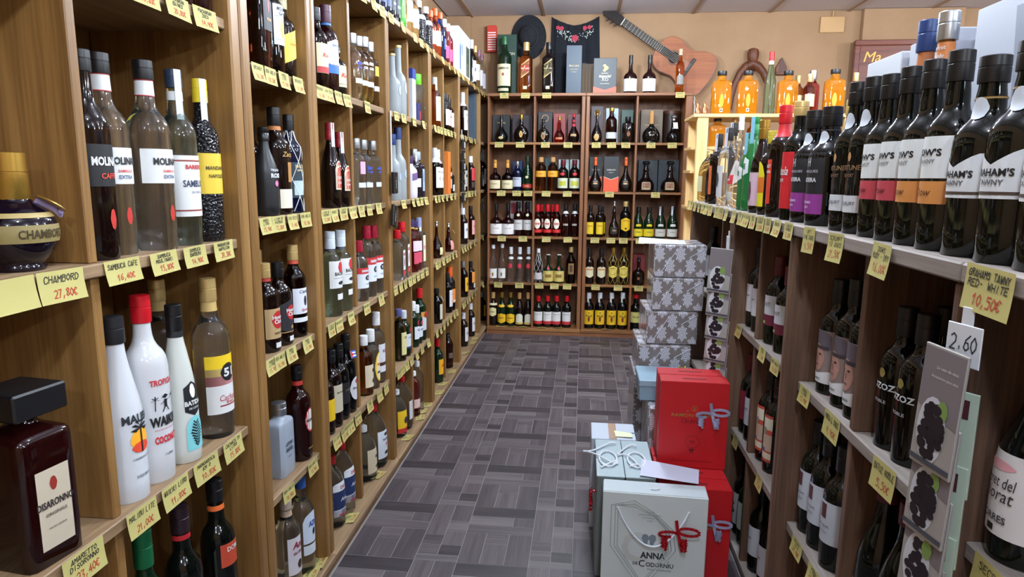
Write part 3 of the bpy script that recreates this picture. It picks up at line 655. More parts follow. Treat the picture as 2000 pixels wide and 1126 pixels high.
S('absolutcitron', 'absolut', .032, 'pale', (silver, .85), 'pale lemon vodka bottle', (.1,.6,90,None,None,[('ABSOLUT',.60,.046,W,.012,.04),('CITRON',.53,.042,W,.010,.04),('[bar]',.30,.055,'#dfe4ec',.020)]))
S('absolutvan', 'absolut', .032, 'pale', (silver, .85), 'golden-label vodka bottle', (.1,.6,90,None,None,[('[bar]',.55,.035,'#e0a428',.04),('[bar]',.28,.045,'#dfe4ec',.020)]))
S('absolutpink', 'absolut', .032, 'clear', (silver, .85), 'clear vodka bottle with pink panel', (.1,.6,90,None,None,[('[bar]',.56,.04,'#e0a0c8',.05),('Country of Sweden',.42,.045,'#3a3a48',None,.0,.2),('[bar]',.30,.055,'#c8d4e4',.020)]))
S('smirnoff', 'spirit', .034, 'clear', (paint('#9a1830', .35), .82), 'clear vodka bottle with dark red cap', (.46,.56,150,'#c02830',None,[('SMIRNOFF',.51,.055,W,.011,.04)]), (.22,.46,150,'#d8dce6',None,[('[dot]',.39,.028,'#2a2a34',.024),('21',.39,.012,W,.010,.03),('VODKA',.29,.03,'#8090a8')]))
S('nutrum', 'spirit', .034, 'amber', (white, .84), 'liqueur bottle with peanut-print label', (.14,.52,130,'#ddd2b4',None,[('[dot]',.24,.014,'#3a2a1c',.022),('[dot]',.42,.014,'#3a2a1c',.018)]))
S('ovalrum', 'spirit', .034, 'clear', (white, .80), 'white rum bottle with yellow oval label', (.12,.62,90,'#e8c42c','oval',[]), (.15,.59,72,'#e4e0dc','oval',[('RON',.42,.03,'#b03030',.012),('[bar]',.28,.03,'#2c3850',.01)]))
S('whiterum', 'spirit', .034, 'clear', (white, .82), 'clear rum bottle with white label', (.30,.56,110,'#d8d8e0',None,[('RON',.46,.03,'#7a2030',.012)]), (.16,.25,110,'#d8d8e0',None,[]))
S('nutjugbig', 'jug', .056, 'plastic', (rcap, .90), 'large clear plastic jug, peanut-print label', (.16,.60,95,'#cfd6e0',None,[('TEICHENNE',.46,.05,'#3a3a48',.009,.02),('[dot]',.54,.028,'#2c2422',.014),('[dot]',.24,.028,'#2c2422',.016),('[dot]',.38,.012,'#c05060',.014)]), extra=ex_handle('#cfdcec'), kind='plastic_jug', seg=28)
S('nutjug', 'jug', .050, 'plastic', (white, .90), 'plastic jug with beige peanut label', (.16,.60,110,'#d0c2a4',None,[('[dot]',.45,.02,'#3a2c20',.016),('[dot]',.26,.02,'#3a2c20',.016)]), extra=ex_handle('#cfdcec'), kind='plastic_jug', seg=24)
S('frosted', 'tall', .036, 'frost', (lid, .965), 'tall frosted vodka bottle', (.3,.6,90,None,None,[('[dot]',.40,.03,'#aab2b8',.05)]), h0=.30)
S('goose', 'tall', .036, 'frost', (bcap, .84), 'frosted vodka bottle with blue capsule', (.2,.5,90,None,None,[('[dot]',.36,.03,'#98a8b8',.04)]), h0=.31)
S('beefeater', 'sq', .032, 'clear', (rcap, .83), 'clear square gin bottle with red cap', (.20,.60,58,'#dcdae0',None,[('GIN',.52,.03,'#c03038',.016,.04),('[dot]',.36,.012,'#8a2a3a',.05)]), (.10,.18,58,'#c84048',None,[]), n=6)
S('yellowgin', 'spirit', .034, 'pale', (paint('#5a5a88', .4), .86), 'pale gin bottle with cream label', (.12,.56,100,'#ddd494',None,[('GIN',.46,.03,'#5a6a3a')]))
S('greengin', 'spirit', .034, 'dgreen', (paint('#d0d4e0', .4), .83), 'green gin bottle with white label', (.22,.50,100,'#d8dce4',None,[('GORDONS',.42,.04,'#3a4860',.007)]), (.18,.22,100,'#2a3a70',None,[]), (.52,.64,40,'#a02838','oval',[]))
S('petyellow', 'jug', .046, 'plastic', (white, .90), 'plastic jug with yellow and red label', (.14,.58,120,'#e8c020',None,[('[dot]',.36,.03,'#2a3040',.04)]), (.10,.20,120,'#c02830',None,[]), kind='plastic_jug')
S('petred', 'jug', .050, 'plastic', (rcap, .90), 'clear plastic jug with red cap', (.20,.55,60,'#d8dce0',None,[]), extra=ex_handle('#e0e8f0'), kind='plastic_jug', seg=24)
S('gvine', 'sqlow', .040, 'clear', (gcap, .78), 'clear gin bottle with bright green cap', (.2,.5,60,None,None,[('[bar]',.30,.02,'#50a880',.003)]), capr=1.3, seg=24)
S('whitepurple', 'spirit', .034, '#d8d4e2', (paint('#402a50', .4), .82), 'white gin bottle with purple flowers', (.45,.62,120,'#6a5080','slant',[]))
S('purplegin', 'spirit', .034, 'dpurp', (silver, .82), 'dark purple gin bottle, silver capsule', (.22,.40,110,'#c8cad4',None,[]), extra=ex_strap())
S('tealgin', 'sq', .032, 'dblue', (paint('#a8b4c8', .4, .5), .82), 'dark blue square gin bottle', (.14,.70,46,'#9ab0c4',None,[('[bar]',.45,.006,'#3a4a60',.05)]), n=6)
S('pinkgin', 'spirit', .034, 'pink', (paint('#3a2a58', .4), .86), 'pink gin bottle with purple cap', (.40,.60,110,'#dcc8dc',None,[]), (.16,.38,100,'#c84860',None,[]), neck=[(.83,.86,'#c8a040')])
S('squaregin', 'sq', .032, 'clear', (paint('#8a90b8', .4), .82), 'clear square gin bottle, tall label', (.14,.66,52,'#d8d4b4',None,[('[bar]',.42,.02,'#c89090',.02)]), n=6, extra=ex_strap())
S('whitecap', 'spirit', .032, 'dgreen', (white, .80), 'green gin bottle with white cap', (.18,.46,110,'#d8dce4',None,[('GIN',.38,.03,'#4a5a70')]), (.48,.60,44,'#a02838','oval',[]))
S('redcapgreen', 'spirit', .034, 'dgreen', (rcap, .82), 'green gin bottle with red cap', (.20,.46,110,'#c8ccd4',None,[]), (.46,.56,110,'#d09040',None,[]), extra=ex_medal('#b02838'))
S('pinkpet', 'ribs', .034, 'pink', (white, .90), 'pink ribbed plastic bottle', (.2,.4,120,'#e0c0b8',None,[]), kind='plastic_bottle')
S('ribbed', 'ribs', .036, 'plastic', (white, .90), 'clear ribbed plastic bottle', extra=ex_handle('#dce4ea'), kind='plastic_bottle')
S('creamwhisky', 'spirit', .034, 'whisky', (paint('#c8c4bc', .4), .86), 'whisky bottle with cream label', (.14,.62,110,'#d8cf9c',None,[('WHISKY',.52,.04,'#6a5a3a',.007)]), extra=ex_strap())
S('twinwhite', 'spirit', .034, 'cola', (paint('#d0d0d4', .4), .82), 'dark whisky bottle with white label', (.16,.60,110,'#d8d4cc',None,[('BALVENIE',.50,.04,K,.006),('12',.36,.02,'#7a4a3a')]), neck=[(.70,.82,'#c8c8cc')])
S('roundwhisky', 'drop', .036, 'cola', (silver, .86), 'round dark whisky bottle', (.10,.30,90,'#d8cf9c',None,[]))
S('blackwhisky', 'spirit', .034, 'black', (black, .86), 'black whisky bottle with cream label', (.12,.56,70,'#d0cab4',None,[]), extra=ex_hangtag('#7a7a80'))
S('yellowred', 'spirit', .034, 'dgreen', (rcap, .84), 'green whisky bottle with yellow label', (.20,.55,120,'#e8a81c',None,[('J&B',.40,.04,'#c02820',.018,.04)]))
S('whitewhisky', 'spirit', .032, 'cola', (black, .82), 'whisky bottle with white label', (.16,.58,110,'#d8d6da',None,[('SCOTCH',.48,.036,K,.006),('[bar]',.3,.03,'#c09050',.006)]))
S('pinkwhisky', 'spirit', .032, 'cola', (black, .82), 'whisky bottle with rose label', (.16,.58,110,'#d89a94',None,[('[bar]',.4,.03,'#8a3038',.01)]))
S('greywhisky', 'spirit', .032, 'darkb', (silver, .84), 'dark whisky bottle with grey label', (.14,.56,100,'#9c9a98',None,[('[bar]',.42,.03,K,.02)]))
S('tealwhisky', 'sqlow', .030, 'teal', (black, .84), 'short teal bottle with pale label', (.1,.36,60,'#d8d8d4',None,[]), n=5, h0=.16)
S('pinkfigure', 'decant', .034, 'cola', (silver, .86), 'red-brown decanter with pink label', (.08,.40,90,'#d88a80',None,[]), extra=ex_hangtag('#a88850'))
S('orangecap', 'spirit', .034, 'cola', (ocap, .78), 'whisky bottle with orange capsule', (.18,.50,110,'#d8803c',None,[('[bar]',.22,.05,W,.012)]))
S('ribbeddark', 'ribs', .034, 'cola', (black, .90), 'dark ribbed bottle at floor level', (.3,.45,120,'#5a4a40',None,[]))
S('wlabel', 'spirit', .034, 'darkb', (paint('#d0d0d4', .4), .82), 'dark bottle with white label', (.16,.58,110,'#d4d4d8',None,[('[bar]',.40,.04,'#8a8890',.02)]))
S('ylabel', 'spirit', .034, 'cola', (silver, .82), 'amber-dark bottle with yellow label', (.16,.55,100,'#e0a82c',None,[('[bar]',.36,.03,'#7a4a1c',.02)]))
S('rlabel', 'spirit', .034, 'darkb', (white, .82), 'dark bottle with red label', (.30,.66,110,'#b83038',None,[]), (.1,.26,110,'#3a2a28',None,[]))
S('orangelabel', 'spirit', .034, 'darkb', (black, .82), 'dark bottle with orange label', (.26,.64,110,'#d88a3c',None,[]), (.08,.24,60,W,None,[]))
S('bluedark', 'spirit', .034, 'blue', (bcap, .84), 'dark blue gin bottle', (.2,.4,110,'#3a4a70',None,[]))
S('blacktall', 'spirit', .032, 'black', (black, .84), 'tall black gin bottle', (.2,.45,90,'#2a3038',None,[('[bar]',.3,.03,'#8a98a8',.01)]))
S('greentall', 'spirit', .036, '#3a9a28', (gcap, .84), 'bright green bottle', (.2,.4,90,'#58b838',None,[]))
S('creamclear', 'spirit', .036, 'pale', (lid, .86), 'clear bottle with pale label', (.26,.60,120,'#dcdccc',None,[('[bar]',.46,.04,'#8a9080',.004)]))
S('blacksilver', 'spirit', .036, 'textured', (white, .86), 'black ornate bottle with silver pattern', (.6,.7,300,'#c0c4cc',None,[]))
S('orangegin', 'spirit', .034, 'orange', (ocap, .86), 'orange gin bottle with white label', (.28,.56,120,'#dfdcc8',None,[]))
S('bluegin', 'spirit', .034, 'blue', (ocap, .88), 'royal blue gin bottle', (.3,.5,60,'#3050b0',None,[]))
S('pinktall', 'spirit', .032, 'pink', (lav, .84), 'pink gin bottle with pale capsule', (.2,.45,100,'#d83868',None,[]))
S('paleclear', 'spirit', .034, 'clear', (paint('#8a5a70', .4), .86), 'clear bottle with pink-grey label', (.2,.55,110,'#cfc8cc',None,[]))
# --- back rack
S('bigjameson', 'spirit', .056, 'dgreen', (paint('#1c5a30', .4), .86), 'very large green whiskey bottle, cream label', (.14,.52,130,'#ddd2ac',None,[('JAMESON',.44,.085,K,.020,.03),('[dot]',.34,.018,'#a04a30',.022)]), (.05,.10,90,'#c8c0a0',None,[]), h0=.40, seg=24)
S('redlabel', 'sq', .048, 'amber', (lid, .84), 'large amber whisky bottle, red slanted label', (.36,.62,66,'#e0c080','slant',[]), (.38,.60,66,'#b83028','slant',[('Red Label',.49,.06,'#f0e0c8',.014,.01,.3)]), (.09,.15,34,CR,None,[]), n=5, h0=.38, seg=24)
S('blacklabel', 'sq', .048, 'darkb', (black, .86), 'large dark whisky bottle, black slanted label', (.36,.62,66,'#c8b070','slant',[]), (.38,.60,66,'#141414','slant',[('BLACK LABEL',.49,.062,'#d8c890',.010,.02)]), (.09,.15,34,CR,None,[]), n=5, h0=.38, seg=24)
S('squatwhite', 'squat', .050, 'dred', (black, .78), 'squat cognac bottle with white label', (.05,.38,150,'#e2dedb',None,[('COURVOISIER',.24,.055,'#a07068',.007)]), (.0,.1,30,None,None,[('[dot]',.36,.01,'#b89a50',.012)]), seg=22)
S('smallwine', 'wine', .032, 'amber', (paint('#c8b090', .5), .86), 'slim bottle with silver label', (.2,.42,100,'#8a8a84','arch',[]))
S('xodrop', 'drop', .052, 'black', (black, .88), 'black teardrop cognac bottle', (.12,.22,44,'#c8b880','oval',[('XO',.17,.015,K)]), h0=.2, capr=1.2)
S('xodisc', 'disc', .056, 'darkb', (gold, .84), 'round cognac bottle with gold disc', (.18,.42,58,'#c8a058','oval',[('XO',.30,.02,'#6a4a20')]), ratio=.45, h0=.21)
S('ringround', 'disc', .048, 'darkb', (black, .84), 'round brandy bottle with gold ring', (.12,.44,70,'#a88858','oval',[]), (.15,.41,58,'#20140e','oval',[]), ratio=.5, h0=.18)
S('reddecanter', 'decant', .040, 'red', (gold, .85), 'red-lit brandy decanter with gold cap', (.12,.2,80,'#b87048',None,[]), h0=.2)
S('darkred', 'drop', .044, 'darkb', (rcap, .88), 'dark brandy bottle with red seals', (.22,.30,60,'#a88858',None,[]), neck=[(.56,.66,'#b02838'),(.70,.8,'#b02838')], h0=.22)
S('golddrop', 'drop', .040, 'darkb', (gold, .86, 'ball'), 'dark brandy bottle with gold oval', (.06,.28,60,'#c0a068','oval',[]), h0=.24)
S('squatblue', 'spirit', .042, 'cola', (gold, .90), 'brandy bottle with pale blue strip', (.12,.30,140,'#c4ccd0',None,[]), h0=.25)
S('greenshort', 'sqlow', .044, 'darkb', (black, .84), 'short dark brandy bottle', (.15,.5,60,None,None,[('[dot]',.34,.025,'#7a4a28',.04)]), n=4, h0=.2)
S('blackflask', 'flaskb', .066, 'black', (cork, .60), 'black flat flask bottle with cork neck', (.14,.30,50,None,None,[('[bar]',.25,.05,'#b0a080',.004)]), ratio=.4, h0=.236, capr=1.5, seg=24)
S('blackdecanter', 'decant', .050, 'black', (silver, .80, 'ball'), 'black ornate decanter with white hang tag', extra=ex_hangtag('#d8dcd8', .035, .05, None, .72), h0=.21)
S('squatcream', 'squat', .046, 'cola', (paint('#c89040', .4), .74), 'squat cognac bottle with cream label', (.06,.34,140,'#d8cca4',None,[('Hennessy',.22,.05,'#5a4a30',None,.01,.2)]))
S('whiteshort', 'spirit', .038, 'dblue', (silver, .86), 'dark cognac bottle with grey label', (.14,.46,120,'#b8bcc8',None,[('MARTELL',.40,.04,K,.007)]), h0=.22)
S('greenred', 'long', .042, 'dgreen', (paint('#1c2c20', .4), .80), 'dark green cognac bottle with red band', (.08,.20,150,'#b02c24',None,[('REMY',.14,.04,'#e0c080',.008)]), (.36,.44,36,'#c8c0a0','oval',[]))
S('yellowcyl', 'sqlow', .040, 'amber', (cork, .86), 'straight brandy bottle with orange band', (.42,.60,170,'#e0a02c',None,[('1920',.51,.03,'#8a5a18',.010)]))
S('greenlabel', 'spirit', .042, 'darkb', (wine_r, .82), 'brandy bottle with green-yellow label', (.10,.42,130,'#c8ccb4',None,[('[bar]',.25,.055,'#b8b83c',.04)]), (.50,.60,50,'#c02830','oval',[]))
S('orangecapdrop', 'drop', .050, 'darkb', (ocap, .76), 'teardrop brandy bottle with orange capsule', (.10,.36,70,'#1c1410','oval',[('[bar]',.24,.03,'#c8a070',.012),('CARLOS I',.30,.036,'#d8c8a0',.006)]))
S('decanter', 'decant', .066, 'darkb', (black, .82, 'ball'), 'broad brandy decanter with faceted stopper', (.08,.32,60,'#b8a888',None,[]), (.10,.30,52,'#7a4a30',None,[]), seg=12)
S('whitetall', 'wine', .036, 'dred', (black, .80), 'brandy bottle with tall grey label', (.18,.48,140,'#c8c4c0',None,[('CARDENAL',.38,.045,'#5a5450',.007)]), (.58,.66,40,CR,'oval',[]))
S('redcap103', 'spirit', .032, 'red', (rcap, .78), 'red-capped brandy bottle with 103 disc', (.24,.56,90,'#e8dcc8','oval',[('103',.40,.036,'#c02028',.018,.05)]), (.12,.22,150,'#c82828',None,[]))
S('dark103', 'spirit', .034, 'dred', (black, .80), 'dark brandy bottle with white 103', (.3,.5,90,None,None,[('103',.38,.036,'#c8c0b8',.018,.05)]), neck=[(.72,.80,W)])
S('yellowbrandy', 'spirit', .034, 'darkb', (black, .84), 'dark brandy bottle with yellow label', (.10,.48,100,'#e0c024',None,[('VETERANO',.36,.038,'#a03020',.009)]))
S('ornatedark', 'decant', .040, 'darkb', (silver, .86), 'ornate dark brandy decanter', (.1,.3,90,'#2c221e',None,[('[bar]',.2,.03,'#8a7a60',.01)]))
S('bigyellow', 'spirit', .042, 'black', (lid, .86), 'large dark brandy bottle with yellow shield', (.18,.56,110,'#e4b818','point',[('Osborne',.48,.05,'#7a3018',None,.01),('[dot]',.26,.016,K,.014)]))
S('longyellow', 'long', .040, 'dgreen', (black, .80), 'long-necked brandy bottle, yellow label', (.06,.30,150,'#ddc828',None,[('TORRES 5',.20,.045,'#5a4a18',.008)]), (.38,.46,60,'#d8c428','arch',[]))
S('longwhite', 'long', .040, 'dgreen', (black, .80), 'long-necked brandy bottle, white label', (.06,.30,150,'#ccccc4',None,[('TORRES 10',.20,.045,'#4a4a44',.008)]), (.38,.46,60,W,'arch',[]), extra=ex_strap())
S('fruitclear', 'long', .034, 'clear', (lav, .90), 'clear fruit spirit bottle with white label', (.10,.36,120,'#e2e2dc',None,[('[dot]',.22,.014,'#7a8a30',.02),('[dot]',.18,.012,'#a03030',.014)]))
S('redmedal', 'long', .032, 'clear', (lav, .80), 'clear spirit bottle with red seal', (.40,.54,60,'#c83040','oval',[]), neck=[(.66,.72,'#e0e0e0')])
S('netwhite', 'long', .034, 'darkb', (lav, .88), 'dark bottle in white net', (.10,.30,120,'#c8c0c0',None,[]), extra=ex_net('#c8c8c4', 6))
S('cliptop', 'squat', .044, 'dgreen', None, 'swing-top brandy bottle with cream label', (.06,.44,140,'#c8b464',None,[('[bar]',.26,.05,'#8a6a30',.03)]), (.48,.58,40,'#b84048','oval',[]), extra=ex_clip)
S('tallbrandy', 'wine', .038, 'cola', (lid, .86), 'tall amber-dark brandy bottle', (.26,.56,70,'#8a6a40',None,[('[bar]',.42,.02,'#4a3018',.05)]))
S('ovalbrandy', 'wine', .037, 'darkb', (black, .80), 'dark brandy bottle with cream shield label', (.18,.52,110,'#d8d0ac','point',[('[bar]',.42,.05,'#c88a50',.012),('[dot]',.50,.02,'#3a2a20',.01)]))
S('netgold', 'wine', .038, 'darkb', (gold, .84), 'brandy bottle in gold wire net', (.18,.52,110,'#dcc860','point',[('[bar]',.44,.04,'#8a7030',.006),('[bar]',.28,.03,'#8a7030',.004)]), extra=ex_net('#b89a3c', 6))
S('darkround', 'squat', .048, 'darkb', (black, .84), 'squat dark brandy bottle, red box behind', (.14,.4,60,None,None,[('[dot]',.26,.022,'#7a4a28',.03)]))
S('creamoval', 'wine', .034, 'darkb', (lid, .82), 'brandy bottle with cream oval label', (.28,.56,110,'#dcd49c','point',[('[bar]',.42,.035,'#6a6a3a',.006)]), (.62,.68,200,'#dcd8b0',None,[]))
S('yellowlong', 'long', .036, 'dgreen', (gold, .84), 'brandy bottle with yellow pointed label', (.08,.38,130,'#e4b41c','point',[('[bar]',.24,.04,'#7a5a18',.006)]), (.56,.64,120,'#e4b41c','oval',[]))
S('archcream', 'long', .035, 'darkb', (cork, .82), 'brandy bottle with cream arched label', (.10,.38,100,'#dcd8c4','arch',[]), (.06,.12,120,'#c8b060',None,[]))
S('redwhite', 'wine', .037, 'darkg', (rcap, .82), 'wine-style bottle, red and white label', (.20,.50,130,'#e0deda',None,[('PONCHE',.42,.045,'#5a5450',.006)]), (.10,.20,130,'#c03038',None,[]))
S('wulf', 'wine', .040, 'black', (lav, .84), 'dark bottle, yellow label with black script', (.12,.52,130,'#e0b41c',None,[('Wulf',.36,.05,'#2a1c10',.018,.01),('[dot]',.27,.018,'#7a3018',.04),('[dot]',.45,.01,'#5a6a20',.014)]), extra=ex_strap('#d8d8d4'))
S('wulfbig', 'wine', .044, 'black', (rcap, .90), 'dark bottle, pale green-yellow label', (.22,.52,130,'#c8c070',None,[('Wulf',.38,.055,'#3a3420',.018,.01)]))
# --- right rack
S('graham', 'port', .040, 'darkg', (black, .87), 'black port bottle with white tawny label', (.30,.52,150,'#d4d8dc','dip',[("GRAHAM'S",.42,.060,K,.010,.03),('TAWNY',.375,.04,'#5a5a5e',.007),('[bar]',.325,.10,'#4a3c34',.004)]), extra=ex_seal, neck=[(.79,.80,'#8a6a30')], seg=32, h0=.275)
dow = [("DOW'S",.50,.050,K,.010,.03),('TAWNY',.455,.034,'#7a7a7c',.006)]
S('dowred', 'port', .036, 'darkg', (black, .85), 'black port bottle, white and red label', (.37,.58,140,'#d8dcdc',None,dow), (.24,.355,140,'#b84450',None,[('Dow',.30,.03,'#5a1418',None,.0,.3)]), seg=28)
S('dowor', 'port', .036, 'darkg', (black, .85), 'black port bottle, white and orange label', (.37,.58,140,'#d8dcdc',None,dow), (.24,.355,140,'#cc8848',None,[('Dow',.30,.03,'#5a2a10',None,.0,.3)]), seg=28)
S('warre', 'port', .036, 'darkg', (black, .85), 'black port bottle with low white band', (.14,.25,150,'#c8ccd0',None,[('FINE RUBY',.20,.045,'#6a6a70',.006)]), (.3,.55,100,None,None,[('[dot]',.50,.010,'#b88858',.016),('FORTUNE',.43,.055,'#8a6848',.009,.02),('RED PORT',.38,.03,'#7a5a40',.006)]), extra=ex_seal, seg=28)
S('apricot', 'wine', .034, 'amber', (silver, .88), 'tall bottle top with orange apricot band', (.78,.87,300,'#c87a40',None,[('Apricot',.845,.024,W,.007),('Brandy',.81,.022,W,.007)]), neck=[(.74,.78,'#b89a48')], capr=1.3)
S('apricotdark', 'wine', .034, 'darkb', (bcap, .86), 'tall bottle with dark blue cap', (.78,.86,300,'#b06a3c',None,[]), neck=[(.74,.78,'#a88a48')], capr=1.3)
S('madeira', 'port', .043, 'black', (black, .84), 'black madeira bottle with purple label', (.10,.27,110,'#8a3488',None,[('5 YEARS',.20,.03,'#d8c8e0',.006),('OLD',.16,.015,'#d8c8e0')]), (.27,.62,110,'#1a1a1e',None,[('H',.54,.012,'#a8a8b0',.020,.02),('HENRIQUES',.46,.055,'#a0a0a8',.007),('MADEIRA',.39,.050,'#d4d4d8',.010,.03)]), extra=ex_seal, seg=32, neck=[(.80,.81,'#2a2a2e')])
S('goldtall', 'port', .038, 'darkb', (paint('#b89a50', .35), .88), 'dark sherry bottle with gold cap, behind', (.2,.5,110,'#c8c0a0',None,[]))
S('redstamp', 'spirit', .040, 'dred', (black, .84), 'dark red bottle with grey stamp strip', (.2,.5,110,'#3a1a18',None,[]), extra=ex_strap('#a8a8b8', da=.6))
S('mistela', 'wine', .037, 'darkg', (lid, .88), 'dark bottle with red script label', (.10,.58,120,'#c01c24',None,[('Mistela',.42,.055,W,.020,.01,.3),('D.O.P.',.34,.03,W,.008)]), seg=28, capr=1.25)
S('vermut', 'spirit', .037, 'darkb', (rcap, .84), 'dark vermouth bottle with red cap', (.12,.52,60,'#d03a24',None,[('VERMUT',.46,.034,W,.008,.03),('TARRAGONA',.41,.034,W,.007,.03)]), neck=[(.72,.84,'#c02028')], seg=24)
S('yellowlab', 'spirit', .034, 'darkb', (paint('#b8a838', .4), .85), 'dark bottle with yellow and orange label', (.10,.64,90,'#d8c81c','arch',[('[bar]',.36,.055,'#d07020',.05)]))
S('herb', 'long', .034, 'darkb', (gold, .80), 'dark herb liqueur bottle, gold foil', (.08,.44,110,'#c8a8b8',None,[('[dot]',.24,.02,'#5a3040',.06)]))
S('absinthe', 'long', .030, '#1c6a34', (paint('#1c7a3c', .4), .82), 'green absinthe bottle', (.38,.58,80,'#d0d8d8','point',[('E',.48,.018,'#1c5a3a',.018,.05)]), extra=ex_strap('#7ab0c8', da=.6))
S('clearred', 'drop', .038, 'clear', (white, .84), 'clear bulb bottle with red label', (.26,.36,90,'#c03038',None,[('HIERBAS',.31,.03,W,.006)]), (.08,.18,90,'#d0ccc4',None,[]))
S('clearwhite', 'spirit', .036, 'clear', (black, .84), 'clear bottle with grey-white label', (.12,.52,90,'#c8c8cc',None,[('[dot]',.34,.024,'#4a4a50',.05)]), extra=ex_strap('#c8c8d8', da=.6))
S('darkorange', 'spirit', .034, 'darkb', (black, .84), 'dark bottle with orange label', (.14,.55,70,'#c8642c',None,[]), extra=ex_strap('#d0d0d8', da=.6))
S('blackthin', 'wine', .024, 'black', (black, .84), 'slim black bottle', (.2,.45,90,'#1e1e20',None,[]), h0=.21)
S('clearjug', 'jug', .046, 'pale', (lid, .90), 'pale glass jug bottle', (.2,.5,90,'#c8c49c',None,[]), h0=.227)
jz = [('JOZOZ',.44,.058,'#c8ccd0',.016,.03),('ROBLE',.34,.03,'#a8a8ac',.006)]
S('jozoz', 'wine', .036, 'black', (paint('#18161a', .4), .80), 'black wine bottle with white lettering', (.3,.5,90,None,None,jz+[('[dot]',.54,.016,'#8a7a40',.018)]), neck=[(.985,1.0,'#c08a3c')], kind='wine_bottle', seg=26)
S('portrait', 'wine', .037, 'darkg', (black, .80), 'wine bottle with printed portrait label', extra=ex_portrait, kind='wine_bottle', seg=26)
S('wdant', 'wine', .037, 'darkg', (wine_r, .78), 'wine bottle, white label and maroon band', (.34,.56,130,'#c8ccd4',None,[('DANT',.46,.045,'#5a5a60',.012,.0)]), (.22,.34,130,'#6a2038',None,[('[bar]',.25,.012,'#90c060',.008)]), kind='wine_bottle', seg=24)
S('wwhite', 'wine', .036, 'darkg', (black, .80), 'dark wine bottle with white label', (.20,.54,130,'#c8ccd4',None,[('[bar]',.40,.03,'#8a8e98',.006)]), kind='wine_bottle', seg=24)
S('wwhitebig', 'wine', .038, 'darkg', (black, .80), 'dark wine bottle with broad white label', (.22,.56,150,'#c4ccd8',None,[('[bar]',.48,.018,'#5a2a30',.032),('RIOJA',.36,.04,'#6a7080',.006),('CRIANZA',.31,.03,'#8a90a0',.005)]), kind='wine_bottle', seg=26)
S('cream2', 'wine', .036, 'darkg', (black, .80), 'dark wine bottle, cream label, red edges', (.12,.62,90,'#b84a34',None,[]), (.15,.59,90,'#d4ceb8',None,[('[bar]',.45,.02,'#8a8470',.02),('[bar]',.25,.012,'#4a5aa0',.01)]), kind='wine_bottle', seg=22)
S('redvar', 'wine', .036, 'darkg', (wine_r, .80), 'dark wine bottle with crimson label', (.18,.55,110,'#7a1c2c',None,[]), kind='wine_bottle')
S('wgreen', 'wine', .036, 'dgreen', (black, .80), 'green wine bottle with pale label', (.2,.54,110,'#b8c4b8',None,[]), kind='wine_bottle')
S('wswirl', 'wine', .036, 'darkg', (black, .80), 'wine bottle with swirl-drawn label', (.14,.54,110,'#c8c8c8',None,[('S',.34,.03,K,.04,.0)]), kind='wine_bottle')
S('burgundy', 'burg', .044, 'darkg', (wine_r, .86), 'sloping dark wine bottle with red cap', (.06,.28,110,'#c0c4cc',None,[('[bar]',.2,.03,'#7a7e88',.006)]), kind='wine_bottle', seg=26)
S('priorat', 'burg', .044, 'darkg', (wine_r, .84), 'wine bottle with pink-flower white label', (.12,.50,140,'#d8d4d4',None,[('Secret del',.37,.055,'#3a3034',.014,.0,.2),('Priorat',.31,.055,'#3a3034',.016,.0,.2),('TORRES',.20,.044,'#3a3a40',.009,.02),('[dot]',.44,.05,'#dca0a8',.012),('[bar]',.15,.012,K,.008)]), kind='wine_bottle', seg=30)
# --- pale rack on the far right
S('amberflat', 'sqlow', .062, 'yellow', (black, .90), 'flat amber liqueur bottle with orange disc', (.16,.48,56,'#f09c1c','oval',[]), (.06,.14,40,'#e8e0d0',None,[('[bar]',.10,.03,K,.008)]), n=6, ratio=.42)
S('ribgreen', 'long', .036, 'melon', (rcap, .86), 'tall pale green bottle with red cap', neck=[(.80,.86,W)])
S('pinkclear', 'spirit', .044, 'pink', (silver, .80), 'pink gin bottle with stamp strip', extra=ex_strap('#a8b0c0'))
S('goldneck', 'spirit', .036, 'whisky', (lid, .80), 'amber bottle with gold cap', (.2,.5,110,CR,None,[]))
def get_bottle(style, first=[set()]):
    if style not in PROTO: PROTO[style] = build(style); return PROTO[style]
    return copy_tree(PROTO[style])

